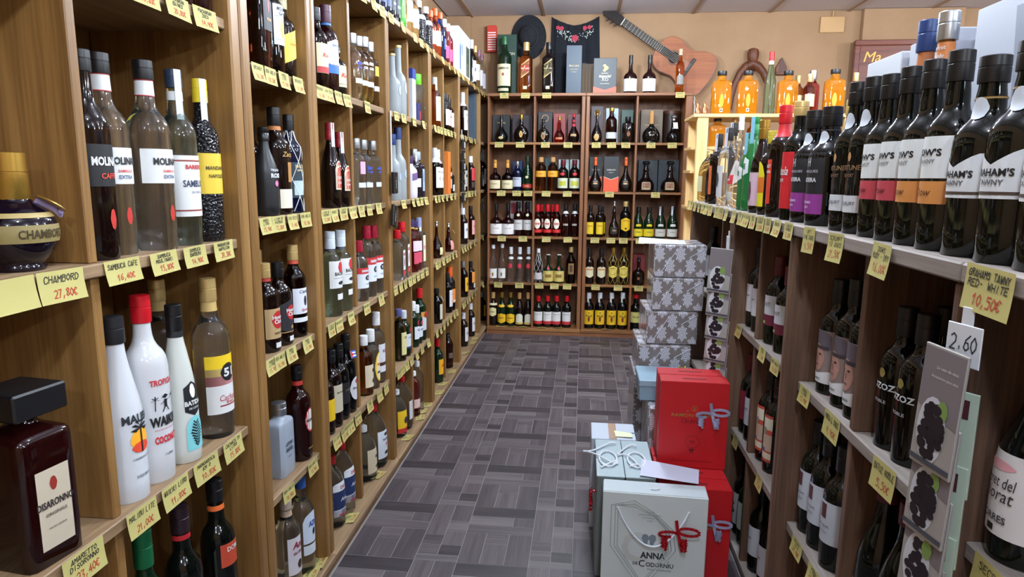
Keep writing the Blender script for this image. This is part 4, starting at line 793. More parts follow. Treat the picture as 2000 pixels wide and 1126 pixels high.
# ------------------------------------------------------------------ stock the shelves: rack, column, shelf, style, x, y, z, height (metres)
DATA = '''
L 1a 2 raspberry -0.849 0.917 1.103 0.175
L 1a 1 almond -0.841 0.879 0.655 0.274
L 1b 2 sambcafe -0.827 1.057 1.103 0.345
L 1b 2 samb -0.853 1.132 1.103 0.353
L 1b 2 samb -0.833 1.224 1.103 0.355
L 1b 2 sambgreen -0.829 1.313 1.103 0.351
L 1b 2 mandarin -0.827 1.401 1.103 0.345
L 1b 1 coco1 -0.831 1.079 0.655 0.342
L 1b 1 waikiki -0.833 1.160 0.655 0.366
L 1b 1 batida -0.827 1.251 0.655 0.331
L 1b 1 cachaca -0.833 1.390 0.655 0.364
L 1b 1 cachaca -0.963 1.402 0.655 0.357
L 1b 0 greencap -0.827 1.100 0.210 0.365
L 1b 0 redcollar -0.827 1.219 0.210 0.354
L 1b 0 orangecollar -0.827 1.353 0.210 0.348
L 1b 3 pachdark -0.827 1.337 1.580 0.290
L 1b 3 pachdark -0.827 1.408 1.580 0.290
L A 4 blackredrum -0.827 1.681 1.507 0.270
L A 4 whitelabelrum -0.827 1.752 1.507 0.265
L A 4 yellowlabelrum -0.827 1.823 1.507 0.215
L A 3 pinkbadge -0.827 1.682 1.142 0.226
L A 3 darkcap -0.937 1.823 1.142 0.269
L A 3 zacapa -0.831 1.756 1.142 0.283
L A 3 netrum -0.823 1.827 1.142 0.270
L A 2 havana -0.827 1.648 0.785 0.235
L A 2 havanablack -0.827 1.725 0.785 0.228
L A 2 havana -0.907 1.764 0.785 0.255
L A 2 captain -0.827 1.823 0.785 0.265
L A 2 goldcaprum -0.947 1.823 0.785 0.263
L A 1 silversquare -0.835 1.707 0.410 0.210
L A 1 negrita -0.827 1.815 0.410 0.286
L A 0 anisclear -0.827 1.702 0.053 0.297
L A 0 anisblue -0.827 1.804 0.053 0.304
L B 4 creamrum -0.827 2.059 1.507 0.242
L B 4 purplecap -0.827 2.143 1.507 0.268
L B 4 shortcream -0.827 2.223 1.507 0.156
L B 3 archlabel -0.823 2.133 1.142 0.272
L B 3 archlabel -0.823 2.218 1.142 0.248
L B 2 bacardi -0.829 2.114 0.785 0.280
L B 2 bacardi -0.829 2.211 0.785 0.277
L B 1 yellowdark -0.827 2.010 0.410 0.240
L B 1 creamdark -0.827 2.081 0.410 0.264
L B 1 blackcaprum -0.827 2.152 0.410 0.267
L B 1 flagrum -0.827 2.223 0.410 0.284
L B 0 petblue -0.833 2.068 0.053 0.250
L B 0 petblue -0.833 2.168 0.053 0.261
L C 4 absolut -0.825 2.377 1.507 0.231
L C 4 absolutcitron -0.825 2.444 1.507 0.234
L C 4 absolutcitron -0.825 2.511 1.507 0.245
L C 4 absolutvan -0.825 2.578 1.507 0.239
L C 3 absolutpink -0.825 2.386 1.142 0.237
L C 3 absolut -0.825 2.468 1.142 0.236
L C 3 absolut -0.915 2.578 1.142 0.242
L C 3 absolut -0.825 2.578 1.142 0.238
L C 2 smirnoff -0.827 2.389 0.785 0.224
L C 2 smirnoff -0.827 2.486 0.785 0.272
L C 2 smirnoff -0.827 2.576 0.785 0.267
L C 1 nutrum -0.827 2.417 0.410 0.232
L C 1 ovalrum -0.827 2.499 0.410 0.237
L C 1 whiterum -0.827 2.576 0.410 0.291
L C 0 nutjug -0.843 2.428 0.053 0.220
L C 0 nutjugbig -0.845 2.558 0.053 0.263
L D 4 frosted -0.827 2.880 1.507 0.250
L D 4 frosted -0.827 2.977 1.507 0.301
L D 3 goose -0.827 2.861 1.142 0.281
L D 3 goose -0.827 2.951 1.142 0.315
L D 2 beefeater -0.827 2.909 0.785 0.223
L D 2 beefeater -0.827 2.988 0.785 0.254
L D 1 yellowgin -0.827 2.908 0.410 0.238
L D 1 greengin -0.827 2.988 0.410 0.215
L D 0 petyellow -0.838 2.884 0.053 0.220
L D 0 petred -0.838 2.977 0.053 0.257
L E 4 gvine -0.827 3.300 1.507 0.227
L E 3 whitepurple -0.827 3.159 1.142 0.198
L E 3 purplegin -0.827 3.230 1.142 0.233
L E 3 tealgin -0.827 3.301 1.142 0.223
L E 2 pinkgin -0.827 3.159 0.785 0.254
L E 2 pinkgin -0.827 3.230 0.785 0.244
L E 2 squaregin -0.827 3.301 0.785 0.254
L E 1 whitecap -0.827 3.159 0.410 0.226
L E 1 whitecap -0.827 3.230 0.410 0.195
L E 1 redcapgreen -0.827 3.301 0.410 0.268
L E 0 pinkpet -0.827 3.149 0.053 0.230
L E 0 ribbed -0.828 3.227 0.053 0.260
L F 4 creamwhisky -0.827 3.701 1.507 0.269
L F 3 twinwhite -0.827 3.684 1.142 0.257
L F 3 twinwhite -0.827 3.758 1.142 0.251
L F 2 roundwhisky -0.827 3.720 0.785 0.208
L F 1 blackwhisky -0.827 3.703 0.410 0.201
L F 0 yellowred -0.827 3.714 0.053 0.256
L G 4 whitewhisky -0.827 3.951 1.507 0.214
L G 4 pinkwhisky -0.827 4.022 1.507 0.216
L G 4 whitewhisky -0.827 4.093 1.507 0.200
L G 3 orangebox -0.827 3.948 1.142 0.247
L G 3 greywhisky -0.827 4.022 1.142 0.229
L G 3 tealwhisky -0.827 4.093 1.142 0.147
L G 2 pinkfigure -0.827 4.057 0.785 0.174
L G 1 whitewhisky -0.827 4.012 0.410 0.245
L G 1 orangecap -0.827 4.093 0.410 0.273
L G 0 ribbeddark -0.827 4.015 0.053 0.220
L H 4 twinwhite -0.827 4.563 1.507 0.292
L H 3 greywhisky -0.827 4.563 1.142 0.255
L H 2 wlabel -0.827 4.556 0.785 0.245
L H 1 ylabel -0.827 4.563 0.410 0.253
L H 0 wlabel -0.827 4.563 0.053 0.240
L I 4 slatebox -0.827 4.927 1.507 0.349
L I 3 rlabel -0.827 4.879 1.142 0.248
L I 2 pinkwhisky -0.827 4.875 0.785 0.246
L I 1 orangelabel -0.827 4.872 0.410 0.211
L I 0 wlabel -0.827 4.869 0.053 0.250
L J 3 wlabel -0.827 5.455 1.142 0.285
L J 0 ylabel -0.827 5.436 0.053 0.240
L T 5 bluedark -0.834 2.727 1.870 0.270
L T 5 bluedark -0.834 2.798 1.870 0.270
L T 5 blacktall -0.834 2.869 1.870 0.280
L T 5 blacktall -0.834 2.940 1.870 0.280
L T 5 greentall -0.834 3.011 1.870 0.280
L T 5 creamclear -0.836 3.148 1.870 0.270
L T 5 creamclear -0.836 3.259 1.870 0.250
L T 5 blacksilver -0.834 3.392 1.870 0.224
L T 5 blacksilver -0.834 3.544 1.870 0.231
L T 5 orangegin -0.834 3.650 1.870 0.238
L T 5 orangegin -0.834 3.763 1.870 0.275
L T 5 bluegin -0.834 3.896 1.870 0.284
L T 5 pinktall -0.834 4.010 1.870 0.274
L T 5 pinktall -0.834 4.115 1.870 0.271
L T 5 wlabel -0.834 4.971 1.870 0.345
L T 5 creamclear -0.836 5.146 1.870 0.335
L T 5 paleclear -0.834 5.308 1.870 0.334
L T 5 paleclear -0.834 5.463 1.870 0.327
B - 5 bigjameson -0.630 5.285 1.870 0.425
B - 5 redlabel -0.463 5.280 1.870 0.381
B - 5 blacklabel -0.290 5.280 1.870 0.379
B - 5 squatwhite 0.326 5.264 1.870 0.278
B - 5 squatwhite 0.466 5.264 1.870 0.277
B - 5 smallwine 0.689 5.264 1.870 0.318
B - 4 xodrop -0.649 5.264 1.507 0.202
B - 4 xodisc -0.493 5.264 1.507 0.210
B - 4 ringround -0.322 5.264 1.507 0.179
B - 4 reddecanter -0.199 5.264 1.507 0.198
B - 4 darkred -0.089 5.264 1.507 0.217
B - 4 golddrop 0.087 5.264 1.507 0.244
B - 4 squatblue 0.196 5.264 1.507 0.259
B - 4 greenshort 0.320 5.264 1.507 0.194
B - 4 blackflask 0.497 5.264 1.507 0.236
B - 4 blackdecanter 0.661 5.264 1.507 0.209
B - 3 squatcream -0.696 5.264 1.138 0.236
B - 3 squatcream -0.598 5.264 1.138 0.237
B - 3 whiteshort -0.521 5.264 1.138 0.226
B - 3 greenred -0.441 5.264 1.138 0.265
B - 3 yellowcyl -0.336 5.264 1.138 0.258
B - 3 yellowcyl -0.244 5.264 1.138 0.259
B - 3 greenlabel -0.164 5.264 1.138 0.240
B - 3 greenlabel -0.076 5.264 1.138 0.240
B - 3 orangecapdrop 0.086 5.264 1.138 0.261
B - 3 orangecapdrop 0.318 5.264 1.138 0.262
B - 3 decanter 0.470 5.264 1.138 0.236
B - 3 decanter 0.652 5.264 1.138 0.237
B - 2 squatwhite -0.686 5.264 0.785 0.247
B - 2 squatwhite -0.592 5.264 0.785 0.248
B - 2 whitetall -0.510 5.264 0.785 0.265
B - 2 whitetall -0.436 5.264 0.785 0.266
B - 2 redcap103 -0.355 5.264 0.785 0.247
B - 2 redcap103 -0.331 5.344 0.785 0.245
B - 2 redcap103 -0.278 5.264 0.785 0.249
B - 2 redcap103 -0.245 5.344 0.785 0.246
B - 2 redcap103 -0.207 5.264 0.785 0.249
B - 2 dark103 -0.136 5.264 0.785 0.250
B - 2 dark103 -0.065 5.264 0.785 0.251
B - 2 yellowbrandy 0.057 5.264 0.785 0.245
B - 2 yellowbrandy 0.128 5.264 0.785 0.246
B - 2 yellowbrandy 0.146 5.354 0.785 0.234
B - 2 ornatedark 0.240 5.264 0.785 0.279
B - 2 bigyellow 0.327 5.264 0.785 0.280
B - 2 longyellow 0.426 5.264 0.785 0.238
B - 2 longyellow 0.508 5.264 0.785 0.239
B - 2 longwhite 0.598 5.264 0.785 0.244
B - 2 longwhite 0.688 5.264 0.785 0.246
B - 1 fruitclear -0.707 5.264 0.415 0.292
B - 1 fruitclear -0.636 5.264 0.415 0.301
B - 1 redmedal -0.565 5.264 0.415 0.278
B - 1 redmedal -0.494 5.264 0.415 0.279
B - 1 redmedal -0.423 5.264 0.415 0.281
B - 1 netwhite -0.345 5.264 0.415 0.270
B - 1 cliptop -0.267 5.264 0.415 0.223
B - 1 cliptop -0.181 5.264 0.415 0.224
B - 1 tallbrandy -0.087 5.264 0.415 0.287
B - 1 ovalbrandy 0.059 5.264 0.415 0.278
B - 1 ovalbrandy 0.152 5.264 0.415 0.280
B - 1 netgold 0.244 5.264 0.415 0.290
B - 1 netgold 0.328 5.264 0.415 0.292
B - 1 darkround 0.444 5.264 0.415 0.213
B - 0 creamoval -0.707 5.264 0.055 0.269
B - 0 yellowlong -0.636 5.264 0.055 0.271
B - 0 yellowlong -0.565 5.264 0.055 0.273
B - 0 archcream -0.494 5.264 0.055 0.271
B - 0 archcream -0.423 5.264 0.055 0.272
B - 0 redwhite -0.340 5.264 0.055 0.250
B - 0 redwhite -0.265 5.264 0.055 0.252
B - 0 redwhite -0.194 5.264 0.055 0.254
B - 0 redwhite -0.112 5.264 0.055 0.256
B - 0 wulf 0.065 5.270 0.055 0.285
B - 0 wulf 0.151 5.270 0.055 0.287
B - 0 wulf 0.244 5.270 0.055 0.290
B - 0 wulf 0.330 5.270 0.055 0.292
B - 0 wulfbig 0.434 5.264 0.055 0.280
R T 3 graham 0.552 0.841 1.144 0.273
R T 3 graham 0.552 0.924 1.144 0.277
R T 3 graham 0.552 1.007 1.144 0.272
R T 3 dowor 0.548 1.086 1.144 0.293
R T 3 dowor 0.548 1.161 1.144 0.292
R T 3 dowred 0.548 1.236 1.144 0.293
R T 3 dowred 0.548 1.311 1.144 0.292
R T 3 warre 0.548 1.386 1.144 0.298
R T 3 warre 0.548 1.461 1.144 0.298
R T 3 apricot 0.624 1.292 1.144 0.393
R T 3 apricotdark 0.624 1.363 1.144 0.394
R T 3 madeira 0.554 1.614 1.144 0.266
R T 3 madeira 0.554 1.726 1.144 0.268
R T 3 goldtall 0.646 1.742 1.144 0.295
R T 3 redstamp 0.656 1.655 1.144 0.331
R T 3 mistela 0.546 1.815 1.144 0.299
R T 3 vermut 0.546 1.950 1.144 0.303
R T 3 yellowlab 0.546 2.057 1.144 0.242
R T 3 herb 0.546 2.163 1.144 0.281
R T 3 absinthe 0.546 2.278 1.144 0.300
R T 3 absinthe 0.546 2.349 1.144 0.254
R T 3 clearred 0.546 2.478 1.144 0.325
R T 3 clearwhite 0.546 2.673 1.144 0.293
R T 3 clearwhite 0.636 3.022 1.144 0.339
R T 3 darkorange 0.546 2.858 1.144 0.282
R T 3 blackthin 0.546 2.984 1.144 0.208
R T 3 clearjug 0.562 3.147 1.144 0.227
R N1 2 jozoz 0.581 1.231 0.766 0.261
R N1 2 jozoz 0.581 1.160 0.766 0.263
R N1 2 jozoz 0.661 1.258 0.766 0.257
R N2 2 portrait 0.581 1.544 0.766 0.263
R N2 2 portrait 0.581 1.453 0.766 0.277
R N2 2 portrait 0.581 1.379 0.766 0.283
R N3 2 wdant 0.581 2.008 0.766 0.260
R N3 2 wdant 0.581 1.902 0.766 0.244
R N4 2 wwhite 0.581 2.233 0.766 0.265
R N4 2 wwhite 0.581 2.162 0.766 0.260
R N1 1 burgundy 0.589 1.250 0.400 0.290
R N1 1 burgundy 0.589 1.158 0.400 0.290
R N2 1 wwhitebig 0.581 1.588 0.400 0.280
R N2 1 wwhitebig 0.581 1.517 0.400 0.280
R N2 1 wwhitebig 0.581 1.433 0.400 0.280
R N3 1 cream2 0.581 2.008 0.400 0.280
R N3 1 cream2 0.581 1.924 0.400 0.280
R N4 1 redvar 0.581 2.233 0.400 0.270
R N4 1 wwhite 0.581 2.162 0.400 0.270
R N3 0 wwhite 0.581 2.008 0.030 0.280
R N3 0 wwhite 0.581 1.891 0.030 0.280
R N4 0 wgreen 0.581 2.162 0.030 0.280
R N4 0 wswirl 0.581 2.233 0.030 0.280
R N0 2 priorat 0.581 0.863 0.766 0.290
R N2 0 burgundy 0.589 1.437 0.030 0.280
R N6 2 wwhite 0.581 3.046 0.766 0.270
'''
TAGS = '''
L 1b 3 -0.785 1.113 1.580
L 1b 3 -0.785 1.170 1.580
L 1b 3 -0.785 1.266 1.580
L 1b 3 -0.785 1.360 1.580
L 1b 2 -0.785 1.051 1.103
L 1b 2 -0.785 1.165 1.103
L 1b 2 -0.785 1.267 1.103
L 1b 2 -0.785 1.376 1.103
L 1a 2 -0.785 0.816 1.103
L 1a 2 -0.785 0.915 1.103
L 1b 1 -0.785 1.045 0.655
L 1b 1 -0.785 1.145 0.655
L 1b 1 -0.785 1.253 0.655
L 1b 1 -0.785 1.362 0.655
L 1a 1 -0.785 0.902 0.655
L A 4 -0.785 1.577 1.507
L A 4 -0.785 1.643 1.507
L A 4 -0.785 1.717 1.507
L A 4 -0.785 1.805 1.507
L A 3 -0.785 1.577 1.142
L A 3 -0.785 1.648 1.142
L A 3 -0.785 1.730 1.142
L A 3 -0.785 1.817 1.142
L A 2 -0.785 1.568 0.785
L A 2 -0.785 1.617 0.785
L A 2 -0.785 1.685 0.785
L A 2 -0.785 1.791 0.785
L A 1 -0.785 1.629 0.410
L A 1 -0.785 1.793 0.410
L B 4 -0.785 1.958 1.507
L B 4 -0.785 2.026 1.507
L B 4 -0.785 2.107 1.507
L B 4 -0.785 2.185 1.507
L B 3 -0.785 1.969 1.142
L B 3 -0.785 2.037 1.142
L B 3 -0.785 2.118 1.142
L B 3 -0.785 2.206 1.142
L B 2 -0.785 1.980 0.785
L B 2 -0.785 2.047 0.785
L B 2 -0.785 2.158 0.785
L B 1 -0.785 1.988 0.410
L B 1 -0.785 2.059 0.410
L B 1 -0.785 2.118 0.410
L B 1 -0.785 2.198 0.410
L C 4 -0.785 2.395 1.507
L C 3 -0.785 2.296 1.142
L C 3 -0.785 2.387 1.142
L C 3 -0.785 2.498 1.142
L C 2 -0.785 2.327 0.785
L C 2 -0.785 2.501 0.785
L C 1 -0.785 2.330 0.410
L C 1 -0.785 2.451 0.410
L C 1 -0.785 2.541 0.410
L D 4 -0.785 2.771 1.507
L D 4 -0.785 2.882 1.507
L D 3 -0.785 2.857 1.142
L D 2 -0.785 2.710 0.785
L D 2 -0.785 2.790 0.785
L D 2 -0.785 2.866 0.785
L D 2 -0.785 2.946 0.785
L D 1 -0.785 2.739 0.410
L D 1 -0.785 2.797 0.410
L D 1 -0.785 2.867 0.410
L D 1 -0.785 2.949 0.410
L E 4 -0.785 3.066 1.507
L E 4 -0.785 3.243 1.507
L E 3 -0.785 3.024 1.142
L E 3 -0.785 3.110 1.142
L E 3 -0.785 3.191 1.142
L E 3 -0.785 3.276 1.142
L E 2 -0.785 3.020 0.785
L E 2 -0.785 3.099 0.785
L E 2 -0.785 3.181 0.785
L E 2 -0.785 3.278 0.785
L E 1 -0.785 3.046 0.410
L E 1 -0.785 3.159 0.410
L E 1 -0.785 3.292 0.410
L F 4 -0.785 3.501 1.507
L F 4 -0.785 3.588 1.507
L F 4 -0.785 3.665 1.507
L F 3 -0.785 3.496 1.142
L F 3 -0.785 3.584 1.142
L F 3 -0.785 3.663 1.142
L F 2 -0.785 3.504 0.785
L F 2 -0.785 3.581 0.785
L F 2 -0.785 3.676 0.785
L F 1 -0.785 3.499 0.410
L F 1 -0.785 3.592 0.410
L F 1 -0.785 3.689 0.410
L G 4 -0.785 3.760 1.507
L G 4 -0.785 3.846 1.507
L G 4 -0.785 3.935 1.507
L G 4 -0.785 4.045 1.507
L G 3 -0.785 3.789 1.142
L G 3 -0.785 3.908 1.142
L G 3 -0.785 4.034 1.142
L G 2 -0.785 3.790 0.785
L G 2 -0.785 3.865 0.785
L G 2 -0.785 3.959 0.785
L G 2 -0.785 4.057 0.785
L G 1 -0.785 3.791 0.410
L G 1 -0.785 3.883 0.410
L G 1 -0.785 3.996 0.410
L G 1 -0.785 4.081 0.410
L H 4 -0.785 4.320 1.507
L H 4 -0.785 4.413 1.507
L H 3 -0.785 4.427 1.142
L H 3 -0.785 4.506 1.142
L H 2 -0.785 4.287 0.785
L H 2 -0.785 4.382 0.785
L H 2 -0.785 4.481 0.785
L H 1 -0.785 4.298 0.410
L H 1 -0.785 4.375 0.410
L H 1 -0.785 4.476 0.410
L I 4 -0.785 4.572 1.507
L I 4 -0.785 4.655 1.507
L I 4 -0.785 4.786 1.507
L I 3 -0.785 4.568 1.142
L I 3 -0.785 4.674 1.142
L I 3 -0.785 4.808 1.142
L I 2 -0.785 4.585 0.785
L I 2 -0.785 4.761 0.785
L I 1 -0.785 4.559 0.410
L I 1 -0.785 4.668 0.410
L I 1 -0.785 4.805 0.410
L J 2 -0.785 5.181 0.785
L J 1 -0.785 5.185 0.410
L T 5 -0.772 2.332 1.870
L T 5 -0.772 2.455 1.870
L T 5 -0.772 2.559 1.870
L T 5 -0.772 2.673 1.870
L T 5 -0.772 2.844 1.870
L T 5 -0.772 3.047 1.870
L T 5 -0.772 3.170 1.870
L T 5 -0.772 3.293 1.870
L T 5 -0.772 3.437 1.870
L T 5 -0.772 3.646 1.870
L T 5 -0.772 3.824 1.870
L T 5 -0.772 3.973 1.870
L T 5 -0.772 4.085 1.870
L T 5 -0.772 4.238 1.870
L T 5 -0.772 4.441 1.870
L T 5 -0.772 4.687 1.870
L T 5 -0.772 4.866 1.870
L T 5 -0.772 5.035 1.870
L T 5 -0.772 5.137 1.870
L T 5 -0.772 5.270 1.870
B - 5 -0.620 5.200 1.870
B - 5 -0.456 5.200 1.870
B - 5 -0.297 5.200 1.870
B - 5 0.689 5.200 1.870
B - 4 -0.657 5.200 1.507
B - 4 -0.495 5.200 1.507
B - 4 -0.302 5.200 1.507
B - 4 -0.130 5.200 1.507
B - 4 0.083 5.200 1.507
B - 4 0.198 5.200 1.507
B - 4 0.305 5.200 1.507
B - 4 0.492 5.200 1.507
B - 4 0.650 5.200 1.507
B - 3 -0.639 5.200 1.138
B - 3 -0.519 5.200 1.138
B - 3 -0.431 5.200 1.138
B - 3 -0.288 5.200 1.138
B - 3 -0.126 5.200 1.138
B - 3 0.195 5.200 1.138
B - 3 0.542 5.200 1.138
B - 2 -0.633 5.200 0.785
B - 2 -0.467 5.200 0.785
B - 2 -0.282 5.200 0.785
B - 2 -0.114 5.200 0.785
B - 2 0.096 5.200 0.785
B - 2 0.218 5.200 0.785
B - 2 0.312 5.200 0.785
B - 2 0.441 5.200 0.785
B - 1 -0.659 5.200 0.415
B - 1 -0.491 5.200 0.415
B - 1 -0.332 5.200 0.415
B - 1 -0.211 5.200 0.415
B - 1 -0.110 5.200 0.415
B - 1 0.111 5.200 0.415
B - 1 0.286 5.200 0.415
B - 1 0.444 5.200 0.415
R T 3 0.500 3.215 1.144
R T 3 0.500 3.133 1.144
R T 3 0.500 3.028 1.144
R T 3 0.500 2.936 1.144
R T 3 0.500 2.849 1.144
R T 3 0.500 2.756 1.144
R T 3 0.500 2.670 1.144
R T 3 0.500 2.540 1.144
R T 3 0.500 2.466 1.144
R T 3 0.500 2.371 1.144
R T 3 0.500 2.253 1.144
R T 3 0.500 2.167 1.144
R T 3 0.500 2.088 1.144
R T 3 0.500 2.008 1.144
R T 3 0.500 1.923 1.144
R T 3 0.500 1.846 1.144
R T 3 0.500 1.756 1.144
R T 3 0.500 1.662 1.144
R T 3 0.500 1.513 1.144
R T 3 0.500 1.356 1.144
R T 3 0.500 1.152 1.144
R T 3 0.500 0.855 1.144
R S 2 0.530 2.236 0.766
R S 2 0.530 1.944 0.766
R S 2 0.530 1.812 0.766
R S 2 0.530 1.565 0.766
R S 2 0.530 1.388 0.766
R S 2 0.530 1.144 0.766
R S 2 0.530 0.834 0.766
R S 1 0.530 2.183 0.400
R S 1 0.530 1.878 0.400
R S 1 0.530 1.529 0.400
R S 1 0.530 1.413 0.400
F A 0 -0.801 1.832 0.053
F A 0 -0.801 1.767 0.053
F B 0 -0.798 2.113 0.053
F C 0 -0.806 2.464 0.053
F D 0 -0.788 2.856 0.053
F E 0 -0.801 3.307 0.053
F E 0 -0.804 3.205 0.053
F E 0 -0.793 3.109 0.053
F F 0 -0.797 3.673 0.053
F F 0 -0.783 3.515 0.053
F G 0 -0.792 3.925 0.053
F H 0 -0.785 4.368 0.053
F I 0 -0.783 4.656 0.053
F I 0 -0.789 4.781 0.053
FB - 0 -0.640 5.200 0.055
FB - 0 -0.552 5.200 0.055
FB - 0 -0.458 5.200 0.055
FB - 0 -0.307 5.200 0.055
FB - 0 -0.162 5.200 0.055
FB - 0 0.200 5.200 0.055
'''
COLN = {c: NUM[i] for i, c in enumerate(['1a', '1b', 'A', 'B', 'C', 'D', 'E', 'F', 'G', 'H', 'I', 'J'])}
RCOL = {'N0': 'first', 'N1': 'second', 'N2': 'third', 'N3': 'fourth', 'N4': 'fifth', 'N5': 'sixth', 'N6': 'seventh'}
def place_words(rk, col, row, x=0):
    if rk == 'L':
        if col == 'T': return 'on top of left rack'
        up = int(row) + (1 if col not in ('1a', '1b') else 1)
        return 'left rack column %s, shelf %s' % (COLN[col], NUM[up-1])
    if rk == 'B':
        if row == '5': return 'on top of back rack'
        c_ = 'first' if x < -.386 else 'second' if x < 0 else 'third' if x < .3825 else 'fourth'
        return 'back rack column %s, shelf %s' % (c_, NUM[int(row)])
    if col == 'T': return 'on top of right rack'
    return 'right rack column %s, shelf %s' % (RCOL[col], NUM[int(row)])
ROT = {'L': PI/2, 'B': 0, 'R': -PI/2}
items = []
for ln in DATA.split('\n'):
    p = ln.split()
    if p: items.append((p[0], p[1], p[2], p[3]) + tuple(float(v) for v in p[4:]))
cells = {}
for it in items:
    key = place_words(it[0], it[1], it[2], it[4])
    cells.setdefault(key, []).append(it)
RNAME = {'L': 'left', 'B': 'back', 'R': 'right'}
SOLO = ('orangebox', 'slatebox')
used = set()
def carton(name, label, cat, w_, d_, h_, loc, rz, col, group=None, deco=None, bev=.002):
    t = thing(name, label, cat, loc, rz, group)
    obj('body', MB().cbox(-w_/2, w_/2, 0, d_, 0, h_, bev), paint(col, .45), t)
    if deco: deco(t, w_, d_, h_)
    return t
for key, its in cells.items():
    # left-to-right order as seen by the camera
    its.sort(key=lambda q: (q[5]/abs(q[4]) if q[0] == 'L' else q[4] if q[0] == 'B' else -q[5]/q[4]))
    n_ = len(its)
    for i, (rk, col, row, st, x, y, z, h) in enumerate(its):
        if n_ == 1: pos = ''
        elif n_ == 2: pos = (', left one', ', right one')[i]
        else: pos = ', %s from left' % NUM[i]
        rz = ROT[rk] + random.uniform(-.10, .10) + (-.06 if rk == 'L' else .06 if rk == 'R' else 0)
        grp = 'bottles on the %s rack' % RNAME[rk]
        if st in SOLO:
            lk, c_ = (('tall orange carton', '#d8742c') if st == 'orangebox' else ('tall slate-grey carton', '#3c4a58'))
            t = carton('carton', '%s, %s%s' % (lk, key, pos), 'box', .066, .08, h, (x+.033, y, z), ROT[rk], c_)
            continue
        t = get_bottle(st); t.location = (x, y, z); t.rotation_euler = (0, 0, rz); t.scale = (1, 1, h/ST[st]['h0'])
        lb = '%s, %s%s' % (ST[st]['look'], key, pos)
        tag(t, lb, 'bottle', grp)
# ------------------------------------------------------------------ price tags
YEL, PAPERW = paint('#b6ac68', .75), paint('#dcdcdc', .7)
INK, PINK_ = paint('#20201c', .7), paint('#b03418', .7)
def curl(h_, amt):
    return lambda px, pz: -amt*(pz/h_)**2
def tag_meshes(w_, h_, lines, price, amt, rng):
    c = curl(h_, amt); mb = MB(); n = 4; sk = rng.uniform(-.03, .03)
    for j in range(n+1):
        for i in range(2): mb.v.append(((i-.5)*w_ + sk*w_*j/n, c(0, -h_*j/n), -h_*j/n))
    for j in range(n): mb.f.append((2*j, 2*j+2, 2*j+3, 2*j+1))
    cc = lambda px, pz: c(px, pz) - .0006
    a = MB(); nl = len(lines)
    for k, s_ in enumerate(lines):
        hgt = h_*(.20 if nl == 1 else .15); zc = -h_*(.26 if nl == 1 else .18+.21*k)
        hand(s_, min(w_*.86, len(s_)*hgt*.95), hgt, 0, zc, 0, w_*.015, rng, a, cc)
    b = hand(price, min(w_*.72, len(price)*h_*.17), h_*.24, w_*.04, -h_*.72, 0, w_*.017, rng, None, cc)
    return mb.mesh('sheet', True), a.mesh('name_writing'), b.mesh('price_writing')
rt = random.Random(3)
FAKE = [(['RON ANEJO'], '18,50'), (['VODKA', 'LITRO'], '15,90'), (['GIN SECO'], '21,40'), (['LICOR DE', 'HIERBAS'], '12,80'), (['WHISKY', '12 A'], '29,90'), (['BRANDY'], '16,20')]
TVAR = {}
def fake_tag(k, w_):
    q = (k, w_)
    if q not in TVAR: TVAR[q] = tag_meshes(w_, w_*.62, FAKE[k][0], FAKE[k][1] + '\u20ac', .004 + .002*(k % 3), rt)
    return TVAR[q]
KNOWN = {('1b','3'): [([''], '1\u20ac'), (['PACHARAN', 'NAVARRA'], '15,80\u20ac'), (['PACHARAN', 'BAINES'], '20,80\u20ac'), (['PACHARAN', 'ZOCO'], '14,90\u20ac')],
 ('1b','2'): [(['SAMBUCA CAFE'], '16,40\u20ac'), (['SAMBUCA', 'MOULINARI'], '15,80\u20ac'), (['SAMBUCA', 'BARBERO'], '14,90\u20ac'), (['MANDARINA', 'NAPOLEON'], '20,30\u20ac')],
 ('1a','2'): [([''], ''), (['CHAMBORD'], '27,80\u20ac')], ('1a','1'): [(['AMARETTO', 'DISORONNO'], '23,40\u20ac')],
 ('1b','1'): [(['MALIBU LITE'], '21,00\u20ac'), (['WAIKIKI LITRO'], '11,80\u20ac'), (['MANGAROCA', 'KM 0'], '10,80\u20ac'), (['CACHACA 51', 'LITRO'], '15,80\u20ac')]}
RKN = {1588: (['OPORTO', '10 ANOS'], '9,50\u20ac')}
tg = [ln.split() for ln in TAGS.split('\n') if ln.strip()]
cnt = {}; rtop = 0
